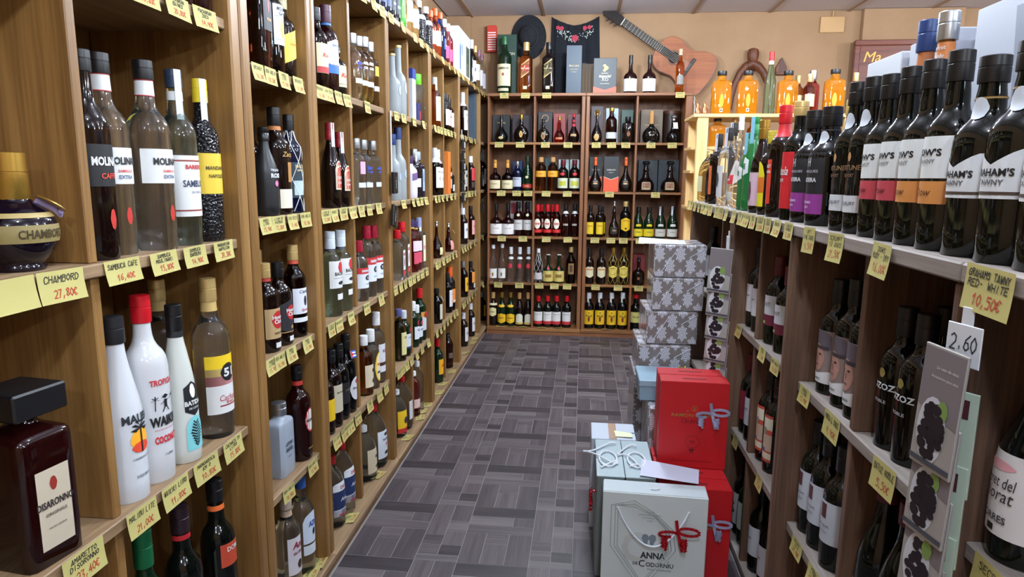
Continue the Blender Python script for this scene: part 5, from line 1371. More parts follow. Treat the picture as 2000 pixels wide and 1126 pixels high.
for (rk, col, row, x, y, z) in [(p[0], p[1], p[2], float(p[3]), float(p[4]), float(p[5])) for p in tg]:
    key = (rk, col, row) if rk != 'B' else (rk, 'first' if x < -.386 else 'second' if x < 0 else 'third' if x < .3825 else 'fourth', row)
    i = cnt.get(key, 0); cnt[key] = i+1
    flat = rk in ('F', 'FB'); white_ = (rk == 'R' and col == 'T' and abs(y-2.008) < .01) or (col == 'A' and row == '1' and i == 0)
    w_ = .066; price = None
    if rk == 'L' and (col, row) in KNOWN:
        ls, price = KNOWN[(col, row)][i]; w_ = .092 if col != '1b' or row != '1' else .085
        if col == '1b' and row in '23': w_ = .082
        if (col, row) == ('1a', '2'): w_ = .096
        me3 = tag_meshes(w_, w_*.5 if row != '1' else w_*.56, ls, price, .005, rt)
    elif rk == 'R' and col == 'T' and y < 1.0: w_ = .098; price = '10,50\u20ac'; me3 = tag_meshes(w_, .058, ['GRAHAMS TAWNY', 'RED- WHITE'], price, .004, rt)
    elif rk == 'R' and col == 'T' and y < 1.2: w_ = .078; price = '16,00\u20ac'; me3 = tag_meshes(w_, .056, ['DOWS', 'RUBY - DRY'], price, .006, rt)
    elif rk == 'R' and col == 'T' and y < 1.4: w_ = .07; price = '21,50\u20ac'; me3 = tag_meshes(w_, .056, ['SCRUMPT', '10 ANOS'], price, .006, rt)
    elif rk == 'R' and col == 'T' and y < 1.6: w_ = .066; price = '9,50\u20ac'; me3 = tag_meshes(w_, .056, ['OPT', 'FINE CANDE'], price, .004, rt)
    elif rk == 'R' and col == 'S' and row == '2' and 1.1 < y < 1.2: w_ = .085; price = '5,50\u20ac'; me3 = tag_meshes(w_, .056, ['BATUZ NOBLE'], price, .004, rt)
    elif rk == 'R' and col == 'S' and row == '2' and 1.35 < y < 1.42: w_ = .08; price = '9,90\u20ac'; me3 = tag_meshes(w_, .056, ['PORTA EL ROBLE'], price, .004, rt)
    elif rk == 'R' and col == 'S' and row == '2' and y < .9: w_ = .08; me3 = tag_meshes(w_, .05, ['SECRET'], '21,90\u20ac', .004, rt)
    else: me3 = fake_tag(rt.randrange(len(FAKE)), (.060 if rk == 'L' and y > 2.6 else .066) if not flat else .07)
    t = bpy.data.objects.new('price_tag', None); C.objects.link(t); t.empty_display_size = .01
    if rk == 'L': t.location = (x + .0045, y, z+.002); t.rotation_euler = (0, rt.uniform(-.03, .03), PI/2 + rt.uniform(-.06, .06))
    elif rk == 'R': t.location = (x-.0085 if col == 'T' else x-.002, y, z+.002); t.rotation_euler = (0, rt.uniform(-.03, .03), -PI/2 + rt.uniform(-.06, .06))
    elif rk == 'B': t.location = (x, 5.196 if row != '5' else 5.183, z+.001); t.rotation_euler = (0, rt.uniform(-.03, .03), rt.uniform(-.05, .05))
    elif rk == 'F': t.location = (min(x, -.782)-.012, y, z+.0012); t.rotation_euler = (-PI/2+.02, 0, PI/2 + rt.uniform(-.25, .25))
    else: t.location = (x, 5.218, z+.0012); t.rotation_euler = (-PI/2+.02, 0, rt.uniform(-.1, .1))
    link('sheet', me3[0], PAPERW if white_ else YEL, t)
    if len(me3[1].vertices): link('name_writing', me3[1], INK, t)
    if len(me3[2].vertices): link('price_writing', me3[2], PINK_, t)
    colr = 'white' if white_ else 'yellow'
    where = {'L': lambda: 'top edge of left rack' if col == 'T' else 'left rack column %s, shelf %s edge' % (COLN[col], NUM[int(row)]),
             'B': lambda: 'top edge of back rack column %s' % key[1] if row == '5' else 'back rack column %s, shelf %s edge' % (key[1], NUM[int(row)]),
             'R': lambda: 'top edge of right rack' if col == 'T' else 'right rack shelf %s edge' % NUM[int(row)],
             'F': lambda: 'lying on base board, left rack column %s' % COLN[col], 'FB': lambda: 'lying on base board of back rack'}[rk]()
    lab = '%s %sprice note, %s, %s from %s' % (colr, 'handwritten ' if not price else '', where, NUM[i], 'left' if rk in ('L', 'B', 'FB') else ('far end' if rk == 'R' else 'camera'))
    if price and len(price) > 2: lab = '%s note priced %s euro, %s, %s from %s' % (colr, price.strip('\u20ac'), where, NUM[i], 'left' if rk != 'R' else 'far end')
    tag(t, lab, 'price tag', 'handwritten price notes')

# ------------------------------------------------------------------ cartons on the shelves
def deco_text(lines, col, w_frac=.7):
    def fn(t, w_, d_, h_):
        mb = MB()
        for s_, zf, wf in lines: flat_text(s_, w_*wf, -.0008, 0, h_*zf, into=mb, bold=.01)
        obj('lettering', mb, paint(col, .5), t)
    return fn
def deco_chevron(t, w_, d_, h_):
    obj('orange_foot', MB().poly([(-w_/2, -.0008, .001), (w_/2, -.0008, .001), (w_/2, -.0008, h_*.42), (0, -.0008, h_*.34), (-w_/2, -.0008, h_*.42)]), paint('#e0502c', .45), t)
    obj('silver_line', MB().poly([(-w_/2, -.001, h_*.42), (0, -.001, h_*.34), (w_/2, -.001, h_*.42), (w_/2, -.001, h_*.435), (0, -.001, h_*.355), (-w_/2, -.001, h_*.435)]), paint('#c8c0b0', .4), t)
    obj('lettering', flat_text('CARLOS I', w_*.6, -.0008, 0, h_*.62, bold=.01, into=flat_text('BRANDY', w_*.3, -.0008, 0, h_*.54)), paint('#d8d0bc', .5), t)
def deco_imperial(t, w_, d_, h_):
    obj('orange_foot', MB().poly([(-w_/2, -.0008, .001), (w_/2, -.0008, .001), (w_/2, -.0008, h_*.20), (0, -.0008, h_*.10), (-w_/2, -.0008, h_*.20)]), paint('#e0502c', .45), t)
    mb = flat_text('Imperial', w_*.5, -.0008, 0, h_*.48, shear=.3, bold=.02); flat_text('BRANDY', w_*.3, -.0008, 0, h_*.57, into=mb); flat_text('GRAN RESERVA', w_*.4, -.0008, 0, h_*.28, into=mb); flat_text('XO', w_*.3, -.0008, 0, h_*.40, into=mb)
    obj('lettering', mb, paint('#d8d0bc', .5), t)
    obj('emblem', MB().poly([(w_*.16*math.cos(a)*(.6+.4*math.cos(3*a)), -.0009, h_*.72+w_*.16*math.sin(a)) for a in [2*PI*k/18 for k in range(18)]]), paint('#c8b070', .5), t)
def deco_field(t, w_, d_, h_): obj('printed_field', MB().box(-w_/2+.001, w_/2-.001, -.0008, 0, .02, h_*.6), paint('#8a9a3c', .5), t)
def deco_rw(t, w_, d_, h_): obj('red_corner', MB().box(-w_/2+.004, w_*.1, -.0008, 0, h_*.62, h_*.95), paint('#8a2430', .5), t)
def deco_ring(t, w_, d_, h_):
    n = 20; mb = MB()
    for k in range(n):
        a, b = 2*PI*k/n, 2*PI*(k+1)/n; r0, r1 = w_*.20, w_*.24
        mb.quad(*[(r*math.cos(q), -.0008, h_*.80+r*math.sin(q)) for r, q in ((r0, a), (r1, a), (r1, b), (r0, b))])
    obj('crest', mb, paint('#b08a50', .5), t)
BOXES = [('5',-.697,-.544,5.345,.455,'#17382c','tall dark green carton behind the very large whiskey bottle',deco_text([('JAMESON',.68,.8)],'#c8c0a0')),
 ('5',-.156,-.040,5.235,.350,'#24384a','tall blue-grey whisky carton with gold lettering on back rack',deco_text([('Blue Label',.58,.62),('JOHN WALKER',.50,.5),('SCOTCH',.45,.3)],'#c8b078')),
 ('5',.049,.221,5.235,.256,'#2c3438','black and orange brandy carton on top of back rack',deco_imperial),
 ('4',-.730,-.592,5.345,.216,'#191c1c','black carton behind the teardrop cognac bottle',deco_text([('Hennessy',.72,.5)],'#b8a878')),
 ('4',-.573,-.411,5.345,.216,'#2c1c24','plum carton behind the gold-disc cognac bottle',None),
 ('4',-.370,-.258,5.345,.239,'#1c1a1e','black crested carton behind the gold-ring brandy bottle',deco_ring),
 ('4',-.250,-.154,5.345,.228,'#8a2c28','red carton behind the red brandy decanter',None),
 ('4',-.138,-.040,5.345,.224,'#5a2024','dark red carton behind the red-sealed brandy bottle',None),
 ('4',.041,.136,5.345,.285,'#3a2228','maroon carton with crest behind gold-oval brandy bottle',deco_ring),
 ('4',.155,.250,5.345,.266,'#a8bcc4','pale blue carton behind the brandy with blue strip',None),
 ('4',.273,.365,5.345,.254,'#28483c','green carton behind the short dark brandy bottle',None),
 ('4',.422,.589,5.345,.257,'#6a5a48','tan carton behind the black flask bottle',deco_text([('Gran Marnier',.55,.6)],'#c8a868')),
 ('3',-.570,-.488,5.345,.231,'#20305a','dark blue carton behind the grey-labelled cognac bottle',None),
 ('3',-.312,-.251,5.345,.260,'#244044','teal carton between the two orange-banded brandy bottles',None),
 ('3',-.203,-.122,5.345,.245,'#b0c0bc','field-print carton behind left green-yellow labelled brandy',deco_field),
 ('3',-.114,-.040,5.345,.246,'#b0c0bc','field-print carton behind right green-yellow labelled brandy',deco_field),
 ('3',.039,.139,5.345,.270,'#262a2e','black and orange carton behind left orange-capsule brandy bottle',deco_chevron),
 ('3',.148,.262,5.235,.268,'#262a2e','black and orange carton between the orange-capsule brandy bottles',deco_chevron),
 ('3',.417,.567,5.345,.245,'#202a30','slate carton behind the left broad decanter',None),
 ('3',.571,.728,5.345,.247,'#202a30','slate carton behind the right broad decanter',None),
 ('2',-.583,-.492,5.345,.271,'#b8aeae','white and red carton behind left grey-labelled brandy bottle',deco_rw),
 ('2',-.475,-.401,5.345,.272,'#b8aeae','white and red carton behind right grey-labelled brandy bottle',deco_rw),
 ('1',.405,.498,5.345,.230,'#7a2428','dark red carton behind the squat brandy by box stack',None)]
ZBm = {'0': .055, '1': .415, '2': .785, '3': 1.138, '4': 1.507, '5': 1.87}
for row, x0, x1, y, h, col, lab, dec in BOXES:
    carton('carton', lab, 'box', x1-x0, min(.09, x1-x0, 5.492-y), h, ((x0+x1)/2, y, ZBm[row]), 0, col, None, dec)
# round dark canister behind black decanter
t = thing('canister', 'dark brown round canister behind the black ornate decanter', 'canister', (.662, 5.405, 1.507))
obj('body', MB().lathe([(.068, 0), (.068, .225)], 24), paint('#2a1a14', .4), t, True)
obj('lid', MB().lathe([(.071, .225), (.071, .245), (.066, .247)], 24), paint('#4a2a1a', .4), t, True)
# left rack cartons
t = carton('carton', 'tall pale carton with blue top beside the green-capped gin', 'box', .06, .06, .235, (-.81, 3.195, 1.507), PI/2, '#c8ced6')
obj('blue_top', MB().cbox(-.031, .031, -.001, .061, .19, .236, .001), paint('#2c3c88', .45), t)
carton('carton', 'small navy carton with red corner under green-capped gin', 'box', .05, .04, .085, (-.80, 3.252, 1.507), PI/2, '#28285c', None, lambda t, a, b, c: obj('red_corner', MB().box(0, .02, -.0008, 0, .01, .05), paint('#a83040', .5), t))
def deco_window(t, w_, d_, h_):
    obj('window_panel', MB().cbox(w_*.12, w_*.40, -.002, 0, h_*.12, h_*.75, .001), paint('#5a6658', .15), t)
    mb = MB(); prof = [(.001, .30), (.012, .30), (.014, .305), (.002, .32), (.002, .46), (.022, .52), (.028, .60), (.024, .70)]
    mb.poly([(-w_*.22+r, -.0012, h_*z) for r, z in prof] + [(-w_*.22-r, -.0012, h_*z) for r, z in prof[::-1]])
    obj('printed_glass', mb, paint('#8a98a8', .4), t)
    obj('printed_bottle', MB().poly([(-w_*.42, -.001, h_*.15), (-w_*.34, -.001, h_*.15), (-w_*.34, -.001, h_*.6), (-w_*.37, -.001, h_*.7), (-w_*.37, -.001, h_*.9), (-w_*.39, -.001, h_*.9), (-w_*.39, -.001, h_*.7), (-w_*.42, -.001, h_*.6)]), paint('#4a6a98', .4), t)
carton('carton', 'white gift carton with window and printed goblet, atop left rack', 'box', .42, .13, .30, (-.80, 4.50, 1.87), PI/2, '#ccd4da', None, deco_window)
# white gift cartons behind the port bottles
def deco_vee(t, w_, d_, h_):
    obj('printed_vee', MB().poly([(-w_*.1, -.0008, h_*.95), (w_*.05, -.0008, h_*.95), (w_*.1, -.0008, h_*.30), (w_*.30, -.0008, h_*.95), (w_*.44, -.0008, h_*.95), (w_*.16, -.0008, .02), (w_*.02, -.0008, .02)]), paint('#747a88', .5), t)
def deco_crest(t, w_, d_, h_):
    obj('printed_crest', MB().poly([(.012*math.cos(2*PI*k/14), -.0008, h_*.7+.022*math.sin(2*PI*k/14)) for k in range(14)]), paint('#c8a868', .5), t)
    obj('lettering', flat_text('GRAN RESERVA', w_*.5, -.0008, 0, h_*.45), paint('#b89a98', .5), t)
carton('gift_carton', 'white gift carton with gold crest, farthest behind port bottles', 'box', .19, .10, .40, (.725, 1.795, 1.144), -PI/2, '#aeb1b8', None, deco_crest)
carton('gift_carton', 'plain pale grey gift carton, middle one behind port bottles', 'box', .19, .10, .405, (.725, 1.565, 1.144), -PI/2, '#9a9eaa', None, None)
carton('gift_carton', 'large pale gift carton with grey stripe print behind port bottles', 'box', .30, .12, .42, (.725, 1.25, 1.144), -PI/2, '#9da1ad', None, deco_vee)
carton('gift_carton', 'plain white gift carton, nearest camera behind port bottles', 'box', .26, .12, .44, (.725, .95, 1.144), -PI/2, '#a2a5ad', None, None)
# black hanging cards on the posts of the left rack
def black_card(loc, tilt, lab):
    t = thing('hanging_pack', lab, 'pack', loc, PI/2, 'black hanging packs')
    o = obj('card', MB().cbox(-.028, .028, -.012, 0, -.085, 0, .002), paint('#121214', .35), t, rot=(0, tilt, 0))
    mb = MB(); rg = random.Random(2)
    hand('ABBI', .05, .008, 0, 0, 0, .0014, rg, mb); mb.v = [(z, -.0128, -.042+x) for x, y_, z in mb.v]
    obj('lettering', mb, paint('#c8c8cc', .5), o)
    obj('pale_edge', MB().box(.0265, .029, -.0115, -.0005, -.084, -.001), paint('#c8c0a8', .5), o)
    obj('hook', MB().tube([(0, -.004, 0), (0, -.004, .012), (0, -.001, .014)], .001, 5), paint('#b0b0b4', .3, 1), t)
black_card((-.759, 2.632, 1.262), 0, 'black hanging pack on third post, upper one above the tilted pack')
black_card((-.759, 2.625, 1.130), .25, 'black hanging pack tilted on the third post of left rack')
for k, z in enumerate((1.44, 1.26, 1.065)):
    black_card((-.759, 4.99, z), 0, ('top', 'middle', 'bottom')[k] + ' of three black packs on the farthest left post')
# strip of small packs on the fifth post
t = thing('pack_strip', 'hanging strip of small black and white packs on fifth left post', 'pack', (-.76, 4.165, 1.47), PI/2)
obj('strip', MB().box(-.008, .008, -.001, .001, -.42, .06), paint('#c8ccd0', .5), t)
for k in range(6):
    o = obj('pack', MB().cbox(-.034, .03, -.016, -.002, -.065*k-.058, -.065*k, .002), paint('#16181a', .4), t)
    obj('pack_label', MB().box(.0, .029, -.0168, -.016, -.065*k-.05, -.065*k-.015), paint(('#c8c8c4', '#b8a888')[k % 2], .5), o)
t = thing('clip_strip', 'pale plastic strip hanging on third post of left rack', 'strip', (-.766, 2.635, 1.50), PI/2)
obj('strip', MB().cbox(-.006, .006, -.002, 0, -.30, 0, .0005), paint('#cfd2d6', .4), t)
# ------------------------------------------------------------------ clip strips of vacuum packs on the right rack
def grape_pack(loc, rz, lab, tilt, near, wd=.105, ht=.165):
    t = thing('hanging_pack', lab, 'pack', loc, rz, 'wine accessory packs')
    b_ = obj('card', MB().cbox(-wd/2, wd/2, -.002, .002, -ht, 0, .0008), paint('#a09c98', .35), t, rot=(0, tilt, 0))
    y = -.0028
    el = lambda cx, cz, rx, rz_, n=18, yy=y: [(cx+rx*math.cos(2*PI*k/n), yy, cz+rz_*math.sin(2*PI*k/n)) for k in range(n)]
    obj('printed_dusk', MB().poly([(-wd*.48, y+.0003, -.003), (-wd*.48, y+.0003, -ht*.5), (wd*.48, y+.0003, -ht*.6), (wd*.48, y+.0003, -.003)]), paint('#7c7478', .4), b_)
    obj('printed_goblet', MB().poly(el(-wd*.08, -ht*.68, wd*.34, ht*.28)), paint('#c8ccd4', .4), b_)
    mb = MB(); rg = random.Random(5)
    for k in range(60 if near else 24):
        a = rg.uniform(0, 2*PI); q = math.sqrt(rg.random()); mb.poly(el(-wd*.06+wd*.26*q*math.cos(a), -ht*.68+ht*.21*q*math.sin(a), .0065, .0065, 8, y-.0004-.00002*k))
    obj('printed_grapes', mb, paint('#282028', .3), b_)
    obj('printed_leaf', MB().poly(el(wd*.14, -ht*.49, wd*.13, .014, 10, y-.001)), paint('#7c9850', .4), b_)
    obj('printed_band', MB().quad((-wd*.49, y-.0006, -ht*.965), (wd*.49, y-.0006, -ht*.965), (wd*.49, y-.0006, -ht*.925), (-wd*.49, y-.0006, -ht*.925)), paint('#4a4e58', .4), b_)
    if near: obj('lettering', flat_text('La cata de vino', wd*.5, y-.0008, wd*.12, -ht*.16, shear=.2, into=flat_text('Accesorios para vino', wd*.62, y-.0008, wd*.08, -ht*.24)), paint('#e0dcd8', .5), b_)
    return t
plast = paint('#d0d4da', .35)
t = thing('clip_strip', 'white plastic clip strip marked 2,60 on near right post', 'strip', (.488, .880, 1.092), -1.3)
obj('strip', MB().cbox(-.009, .009, -.002, 0, -.62, 0, .0006), plast, t)
o = obj('price_plate', MB().cbox(-.027, .027, -.004, -.002, -.075, -.022, .001), plast, t)
obj('lettering', hand('2.60', .042, .020, 0, -.045, -.0046, .0018, random.Random(1)), paint('#30343c', .5), o)
for k in range(6):
    grape_pack((.462+.004*k, .868+.006*k, 1.04-.098*k), -1.33, ('topmost', 'second', 'third', 'fourth', 'fifth', 'lowest')[k] + ' grape-print pack on near right clip strip', .05, k < 2, .070, .165)
for k in range(7):
    t = thing('hanging_pack', ('topmost', 'second', 'third', 'fourth', 'fifth', 'sixth', 'lowest')[k] + ' pale green-edged pack behind grape packs on clip strip', 'pack', (.490-.003*k, .868, .985-.098*k), -1.0, 'wine accessory packs')
    o = obj('card', MB().cbox(-.020, .016, -.0015, .0015, -.14, 0, .0005), paint('#a8b8a8', .4), t)
    obj('barcode_block', MB().box(-.012, .006, -.002, -.0015, -.035, -.01), paint('#4a2428', .4), o)
t = thing('clip_strip', 'white plastic clip strip with small plate on far right post', 'strip', (.492, 2.31, 1.075), -PI/2)
obj('strip', MB().cbox(-.008, .008, -.002, 0, -.62, 0, .0006), plast, t)
obj('price_plate', MB().cbox(-.022, .022, -.004, -.002, -.07, -.018, .001), plast, t)
for k in range(7):
    grape_pack((.462+.002*k, 2.262+.005*k, 1.02-.082*k), -.5, ('topmost', 'second', 'third', 'fourth', 'fifth', 'sixth', 'lowest')[k] + ' pale pack on far right clip strip', .05, False, .075, .15)
# ------------------------------------------------------------------ gift boxes on the floor
def damask():
    m, n, l, b = new_mat('damask_wrap')
    tc = n.new('ShaderNodeTexCoord'); g = n.new('ShaderNodeNewGeometry')
    # pick the two in-plane axes of each face: u = x or y, v = z (or y on top faces)
    sp = n.new('ShaderNodeSeparateXYZ'); l.new(tc.outputs['Object'], sp.inputs[0])
    sn = n.new('ShaderNodeSeparateXYZ'); l.new(tc.outputs['Normal'], sn.inputs[0])
    def M(op, a, b_=None, c=None):
        q = n.new('ShaderNodeMath'); q.operation = op
        for i, v in enumerate((a, b_, c)):
            if v is None: continue
            if isinstance(v, (int, float)): q.inputs[i].default_value = v
            else: l.new(v, q.inputs[i])
        return q.outputs[0]
    ax = M('GREATER_THAN', M('ABSOLUTE', sn.outputs['X']), .7); az = M('GREATER_THAN', M('ABSOLUTE', sn.outputs['Z']), .7)
    u = M('ADD', M('MULTIPLY', sp.outputs['X'], M('SUBTRACT', 1, ax)), M('MULTIPLY', sp.outputs['Y'], ax))
    v = M('ADD', M('MULTIPLY', sp.outputs['Z'], M('SUBTRACT', 1, az)), M('MULTIPLY', sp.outputs['Y'], az))
    P_ = .082
    def motif(du, dv):
        fu = M('SUBTRACT', M('FRACT', M('ADD', M('DIVIDE', u, P_), du)), .5); fv = M('SUBTRACT', M('FRACT', M('ADD', M('DIVIDE', v, P_*1.15), dv)), .5)
        r = M('SQRT', M('ADD', M('MULTIPLY', fu, fu), M('MULTIPLY', fv, fv))); th = M('ARCTAN2', fu, fv)
        lobe = M('ADD', .27, M('ADD', M('MULTIPLY', M('COSINE', M('MULTIPLY', th, 8)), .05), M('MULTIPLY', M('COSINE', M('MULTIPLY', th, 2)), .05)))
        body = M('LESS_THAN', r, lobe)
        vein = M('GREATER_THAN', M('SINE', M('ADD', M('MULTIPLY', th, 16), M('MULTIPLY', r, 34))), -.72)
        core = M('GREATER_THAN', M('SINE', M('MULTIPLY', r, 75)), -.78)
        return M('MULTIPLY', body, M('MULTIPLY', vein, core))
    mk = M('MAXIMUM', motif(0, 0), motif(.5, .5))
    mix = n.new('ShaderNodeMix'); mix.data_type = 'RGBA'; mix.inputs['A'].default_value = srgb('#7c7472'); mix.inputs['B'].default_value = srgb('#d8dae6')
    l.new(mk, mix.inputs['Factor']); l.new(mix.outputs['Result'], b.inputs['Base Color'])
    b.inputs['Roughness'].default_value = .28; b.inputs['Coat Weight'].default_value = .6; b.inputs['Coat Roughness'].default_value = .08
    nz = n.new('ShaderNodeTexNoise'); nz.inputs['Scale'].default_value = 16; l.new(tc.outputs['Object'], nz.inputs['Vector'])
    bp = n.new('ShaderNodeBump'); bp.inputs['Strength'].default_value = .25; bp.inputs['Distance'].default_value = .01; l.new(nz.outputs['Fac'], bp.inputs['Height']); l.new(bp.outputs['Normal'], b.inputs['Normal'])
    return m
DM = damask(); tape = paint('#d4d8e4', .1)
def wrapped(x0, x1, y0, y1, z0, z1, rz, lab, flaps=True):
    t = thing('wrapped_gift_box', lab, 'gift box', ((x0+x1)/2, (y0+y1)/2, z0), rz, 'silver damask wrapped boxes')
    w_, d_, h_ = (x1-x0)/2, (y1-y0)/2, z1-z0
    obj('wrapped_body', MB().cbox(-w_, w_, -d_, d_, 0, h_, .004), DM, t)
    if flaps:   # folded paper ends on the front face
        obj('wrap_fold', MB().tube([(-w_*.75, -d_-.001, h_*.12), (-w_*.1, -d_-.002, h_*.9)], .0014, 4), tape, t)
        obj('wrap_fold', MB().tube([(w_*.35, -d_-.001, h_*.62), (w_*.95, -d_-.002, h_*.92)], .0014, 4), tape, t)
        obj('tape', MB().box(-w_-.0008, -w_+.02, -d_*.6, -d_*.3, h_-.03, h_+.0008), paint('#c8ccd8', .15), t)
    return t
wrapped(.288, .494, 2.70, 2.95, .855, .985, .0, 'silver damask wrapped box, top of the tall stack')
wrapped(.285, .488, 2.68, 2.94, .722, .853, -.02, 'silver damask wrapped box, second from stack top')
wrapped(.262, .462, 2.66, 2.94, .588, .720, .03, 'silver damask wrapped box, third from stack top')
wrapped(.235, .440, 2.64, 2.94, .46, .586, .02, 'silver damask wrapped box, fourth from stack top')
wrapped(.225, .45, 2.66, 2.95, 0, .458, 0, 'tall silver damask wrapped carton at the stack bottom', False)
wrapped(.255, .44, 2.34, 2.60, 0, .43, 0, 'silver damask wrapped carton behind the red cases', False)
t = thing('blue_gift_box', 'pale blue-grey gift box on damask carton behind red cases', 'gift box', (.34, 2.50, .432))
obj('box_body', MB().cbox(-.115, .10, -.09, .10, 0, .075, .003), paint('#7a94a4', .35), t)
obj('box_lid', MB().cbox(-.118, .103, -.093, .103, .055, .08, .003), paint('#8aa4b4', .35), t)
bw = MB()
for k in range(5):
    a = 2*PI*k/5; bw.tube([(0, 0, 0), (.02*math.cos(a), .02*math.sin(a), .018), (.034*math.cos(a+.3), .034*math.sin(a+.3), .010), (.0, .0, .002)], .004, 5)
o = obj('gold_bow', bw, paint('#b89848', .3, .6), t, True, loc=(.06, .02, .082))
# paper sheet on top of the stack
o = obj('paper_sheet', MB().quad((-.10, -.07, .0), (.09, -.08, .0), (.10, .06, .003), (-.085, .075, .012)), paint('#b4c0cc', .6), None, loc=(.325, 2.80, .9865))
tag(o, 'white paper sheet lying on top of the damask box stack', 'paper')
# red cases
RC_ = paint('#bc181f', .42); RCs = paint('#8c1218', .4)
def ribbon_bow(parent, col, loc, s=1.0, rng=None):
    rng = rng or random.Random(4); m_ = paint(col, .2, .4); b_ = bpy.data.objects.new('bow', None); C.objects.link(b_); b_.parent = parent; b_.location = loc
    b_.empty_display_size = .01
    b_ = link('bow', MB().lathe([(.001, -.004), (.005, -.003), (.005, .003), (.001, .004)], 8).mesh('bow', True), m_, parent, loc)
    mb = MB(); w_ = .0045
    def band(pts):
        for (x0, y0, z0), (x1, y1, z1) in zip(pts, pts[1:]):
            dx, dz = x1-x0, z1-z0; L = math.hypot(dx, dz) or 1; nx, nz = -dz/L*w_, dx/L*w_
            mb.quad((x0-nx, y0, z0-nz), (x0+nx, y0, z0+nz), (x1+nx, y1, z1+nz), (x1-nx, y1, z1-nz))
    def loop(cx, cz, rx, rz_, a0, a1): return [(cx+rx*math.cos(a0+(a1-a0)*k/12), -.006-.006*math.sin(PI*k/12), cz+rz_*math.sin(a0+(a1-a0)*k/12)) for k in range(13)]
    band(loop(.026*s, .006*s, .026*s, .010*s, PI, -PI)); band(loop(-.024*s, -.004*s, .024*s, .008*s, 0, 1.6*PI))
    band([(0, -.006, 0), (-.004*s, -.008, .024*s), (-.006*s, -.010, .036*s)]); band([(0, -.006, 0), (.006*s, -.009, -.025*s), (.012*s, -.008, -.05*s)])
    for sx in (-.034, .014):
        pts = []
        for k in range(28): a = k*.75; pts.append((sx*s+.008*s*math.cos(a), -.010-.006*math.sin(a), -.014*s-.0011*s*k))
        band(pts)
    obj('ribbon', mb, m_, parent, loc=loc)
    bpy.data.objects.remove([c for c in parent.children if c.type == 'EMPTY'][0])
def red_case(x0, x1, y0, y1, z0, h, lab, bow=True, text=True, tilt=0):
    t = thing('wine_case', lab, 'wine case', ((x0+x1)/2, y0, z0), tilt, 'red wine gift cases')
    w_, d_ = (x1-x0)/2, y1-y0
    obj('body', MB().prism([(-w_, 0), (w_, 0), (w_, h), (-w_, h)], 0, d_), RC_, t)
    obj('top_flap', MB().box(-w_+.001, w_-.001, .001, d_-.001, h, h+.0015), paint('#b01c22', .35), t)
    obj('handle_slot', MB().cbox(-.035, .04, d_*.45, d_*.55, h+.0015, h+.003, .0005), paint('#6a0e12', .5), t)
    obj('side_crease', MB().box(-w_-.0006, -w_, d_*.42, d_*.58, .01, h-.005), RCs, t)
    if text:
        gd = paint('#a8843c', .4, .3); dkr = paint('#5a0c12', .5); mb = MB()
        flat_text('RAMON BILBAO', w_*1.30, -.0008, .0, h*.62, h=.011, bold=.01, into=mb)
        mb.tube([(w_*.02-.008*0+.009*math.cos(2*PI*k/16), -.0004, h*.70+.009*math.sin(2*PI*k/16)) for k in range(16)], .0007, 4, closed=True)
        flat_text('B', .007, -.0008, w_*.02, h*.70, into=mb)
        mb.quad((-.022, -.0006, h*.665), (-.017, -.0006, h*.665), (-.0165, -.0006, h*.677), (-.0225, -.0006, h*.677))
        obj('gold_lettering', mb, gd, t)
        mb = MB(); flat_text('CRIANZA', w_*.72, -.0008, 0, h*.55, into=mb); flat_text('RB', .014, -.0008, 0, h*.31, into=mb)
        obj('dark_lettering', mb, dkr, t); mb = MB()
        for rr in (.021,): mb.tube([(rr*math.cos(2*PI*k/20), -.0004, h*.31+rr*math.sin(2*PI*k/20)) for k in range(20)], .0006, 4, closed=True)
        for k in range(5): mb.quad((-.008+.003*k, -.0006, h*.20-.008*(k % 2)), (-.006+.003*k, -.0006, h*.20-.008*(k % 2)), (-.005+.003*k, -.0006, h*.225), (-.009+.003*k, -.0006, h*.225))
        obj('printed_seal', mb, dkr, t)
        obj('small_lettering', flat_text('SELECCION DE LA FAMILIA DESDE 1924', w_*1.2, -.0008, 0, h*.08), dkr, t)
    if bow: ribbon_bow(t, '#b4b6d6', (w_*.52, -.002, h*.66))
    return t
red_case(.262, .475, 2.085, 2.162, .3235, .285, 'front upright red wine case of upper pair, silver bow', True, True, -.03)
red_case(.262, .470, 2.166, 2.243, .3235, .285, 'rear upright red wine case of the upper pair', False, False, -.03)
red_case(.255, .470, 1.935, 2.010, 0, .32, 'frontmost lower red wine case with blue bow', True, True, 0)
red_case(.255, .470, 2.013, 2.088, 0, .32, 'second lower red wine case under the upper pair', False, False, 0)
red_case(.255, .470, 2.091, 2.166, 0, .32, 'third lower red wine case under the upper pair', False, False, 0)
red_case(.255, .470, 2.169, 2.244, 0, .32, 'rearmost lower red wine case under the upper pair', False, False, 0)
# grey cava boxes
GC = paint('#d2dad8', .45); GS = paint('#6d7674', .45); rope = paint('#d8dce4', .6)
def rope_handle(parent, x0, x1, y, z, drop, out=.01):
    pts = [(x0+(x1-x0)*k/20, y-out*math.sin(PI*k/20)-.002, z-drop*math.sin(PI*k/20)**.8) for k in range(21)]
    obj('rope_handle', MB().tube(pts, .0032, 6), rope, parent, True)
t = thing('cava_box', 'pale grey cava gift box with rope handle and red bow, frontmost', 'gift box', (.2305, 1.845, 0), -.045)
w_, h_ = .151, .34
obj('body', MB().cbox(-w_, w_, 0, .08, 0, h_, .002), GC, t)
obj('lid_panel', MB().cbox(-w_+.002, w_-.002, .002, .078, h_, h_+.0015, .0005), paint('#aeb8bc', .4), t)
obj('lid_slot', MB().tube([(-.012, .030, h_+.003), (-.004, .026, h_+.004), (.010, .030, h_+.004), (.014, .036, h_+.003)], .002, 5), rope, t)
mb = MB()   # large tone-on-tone monogram frame
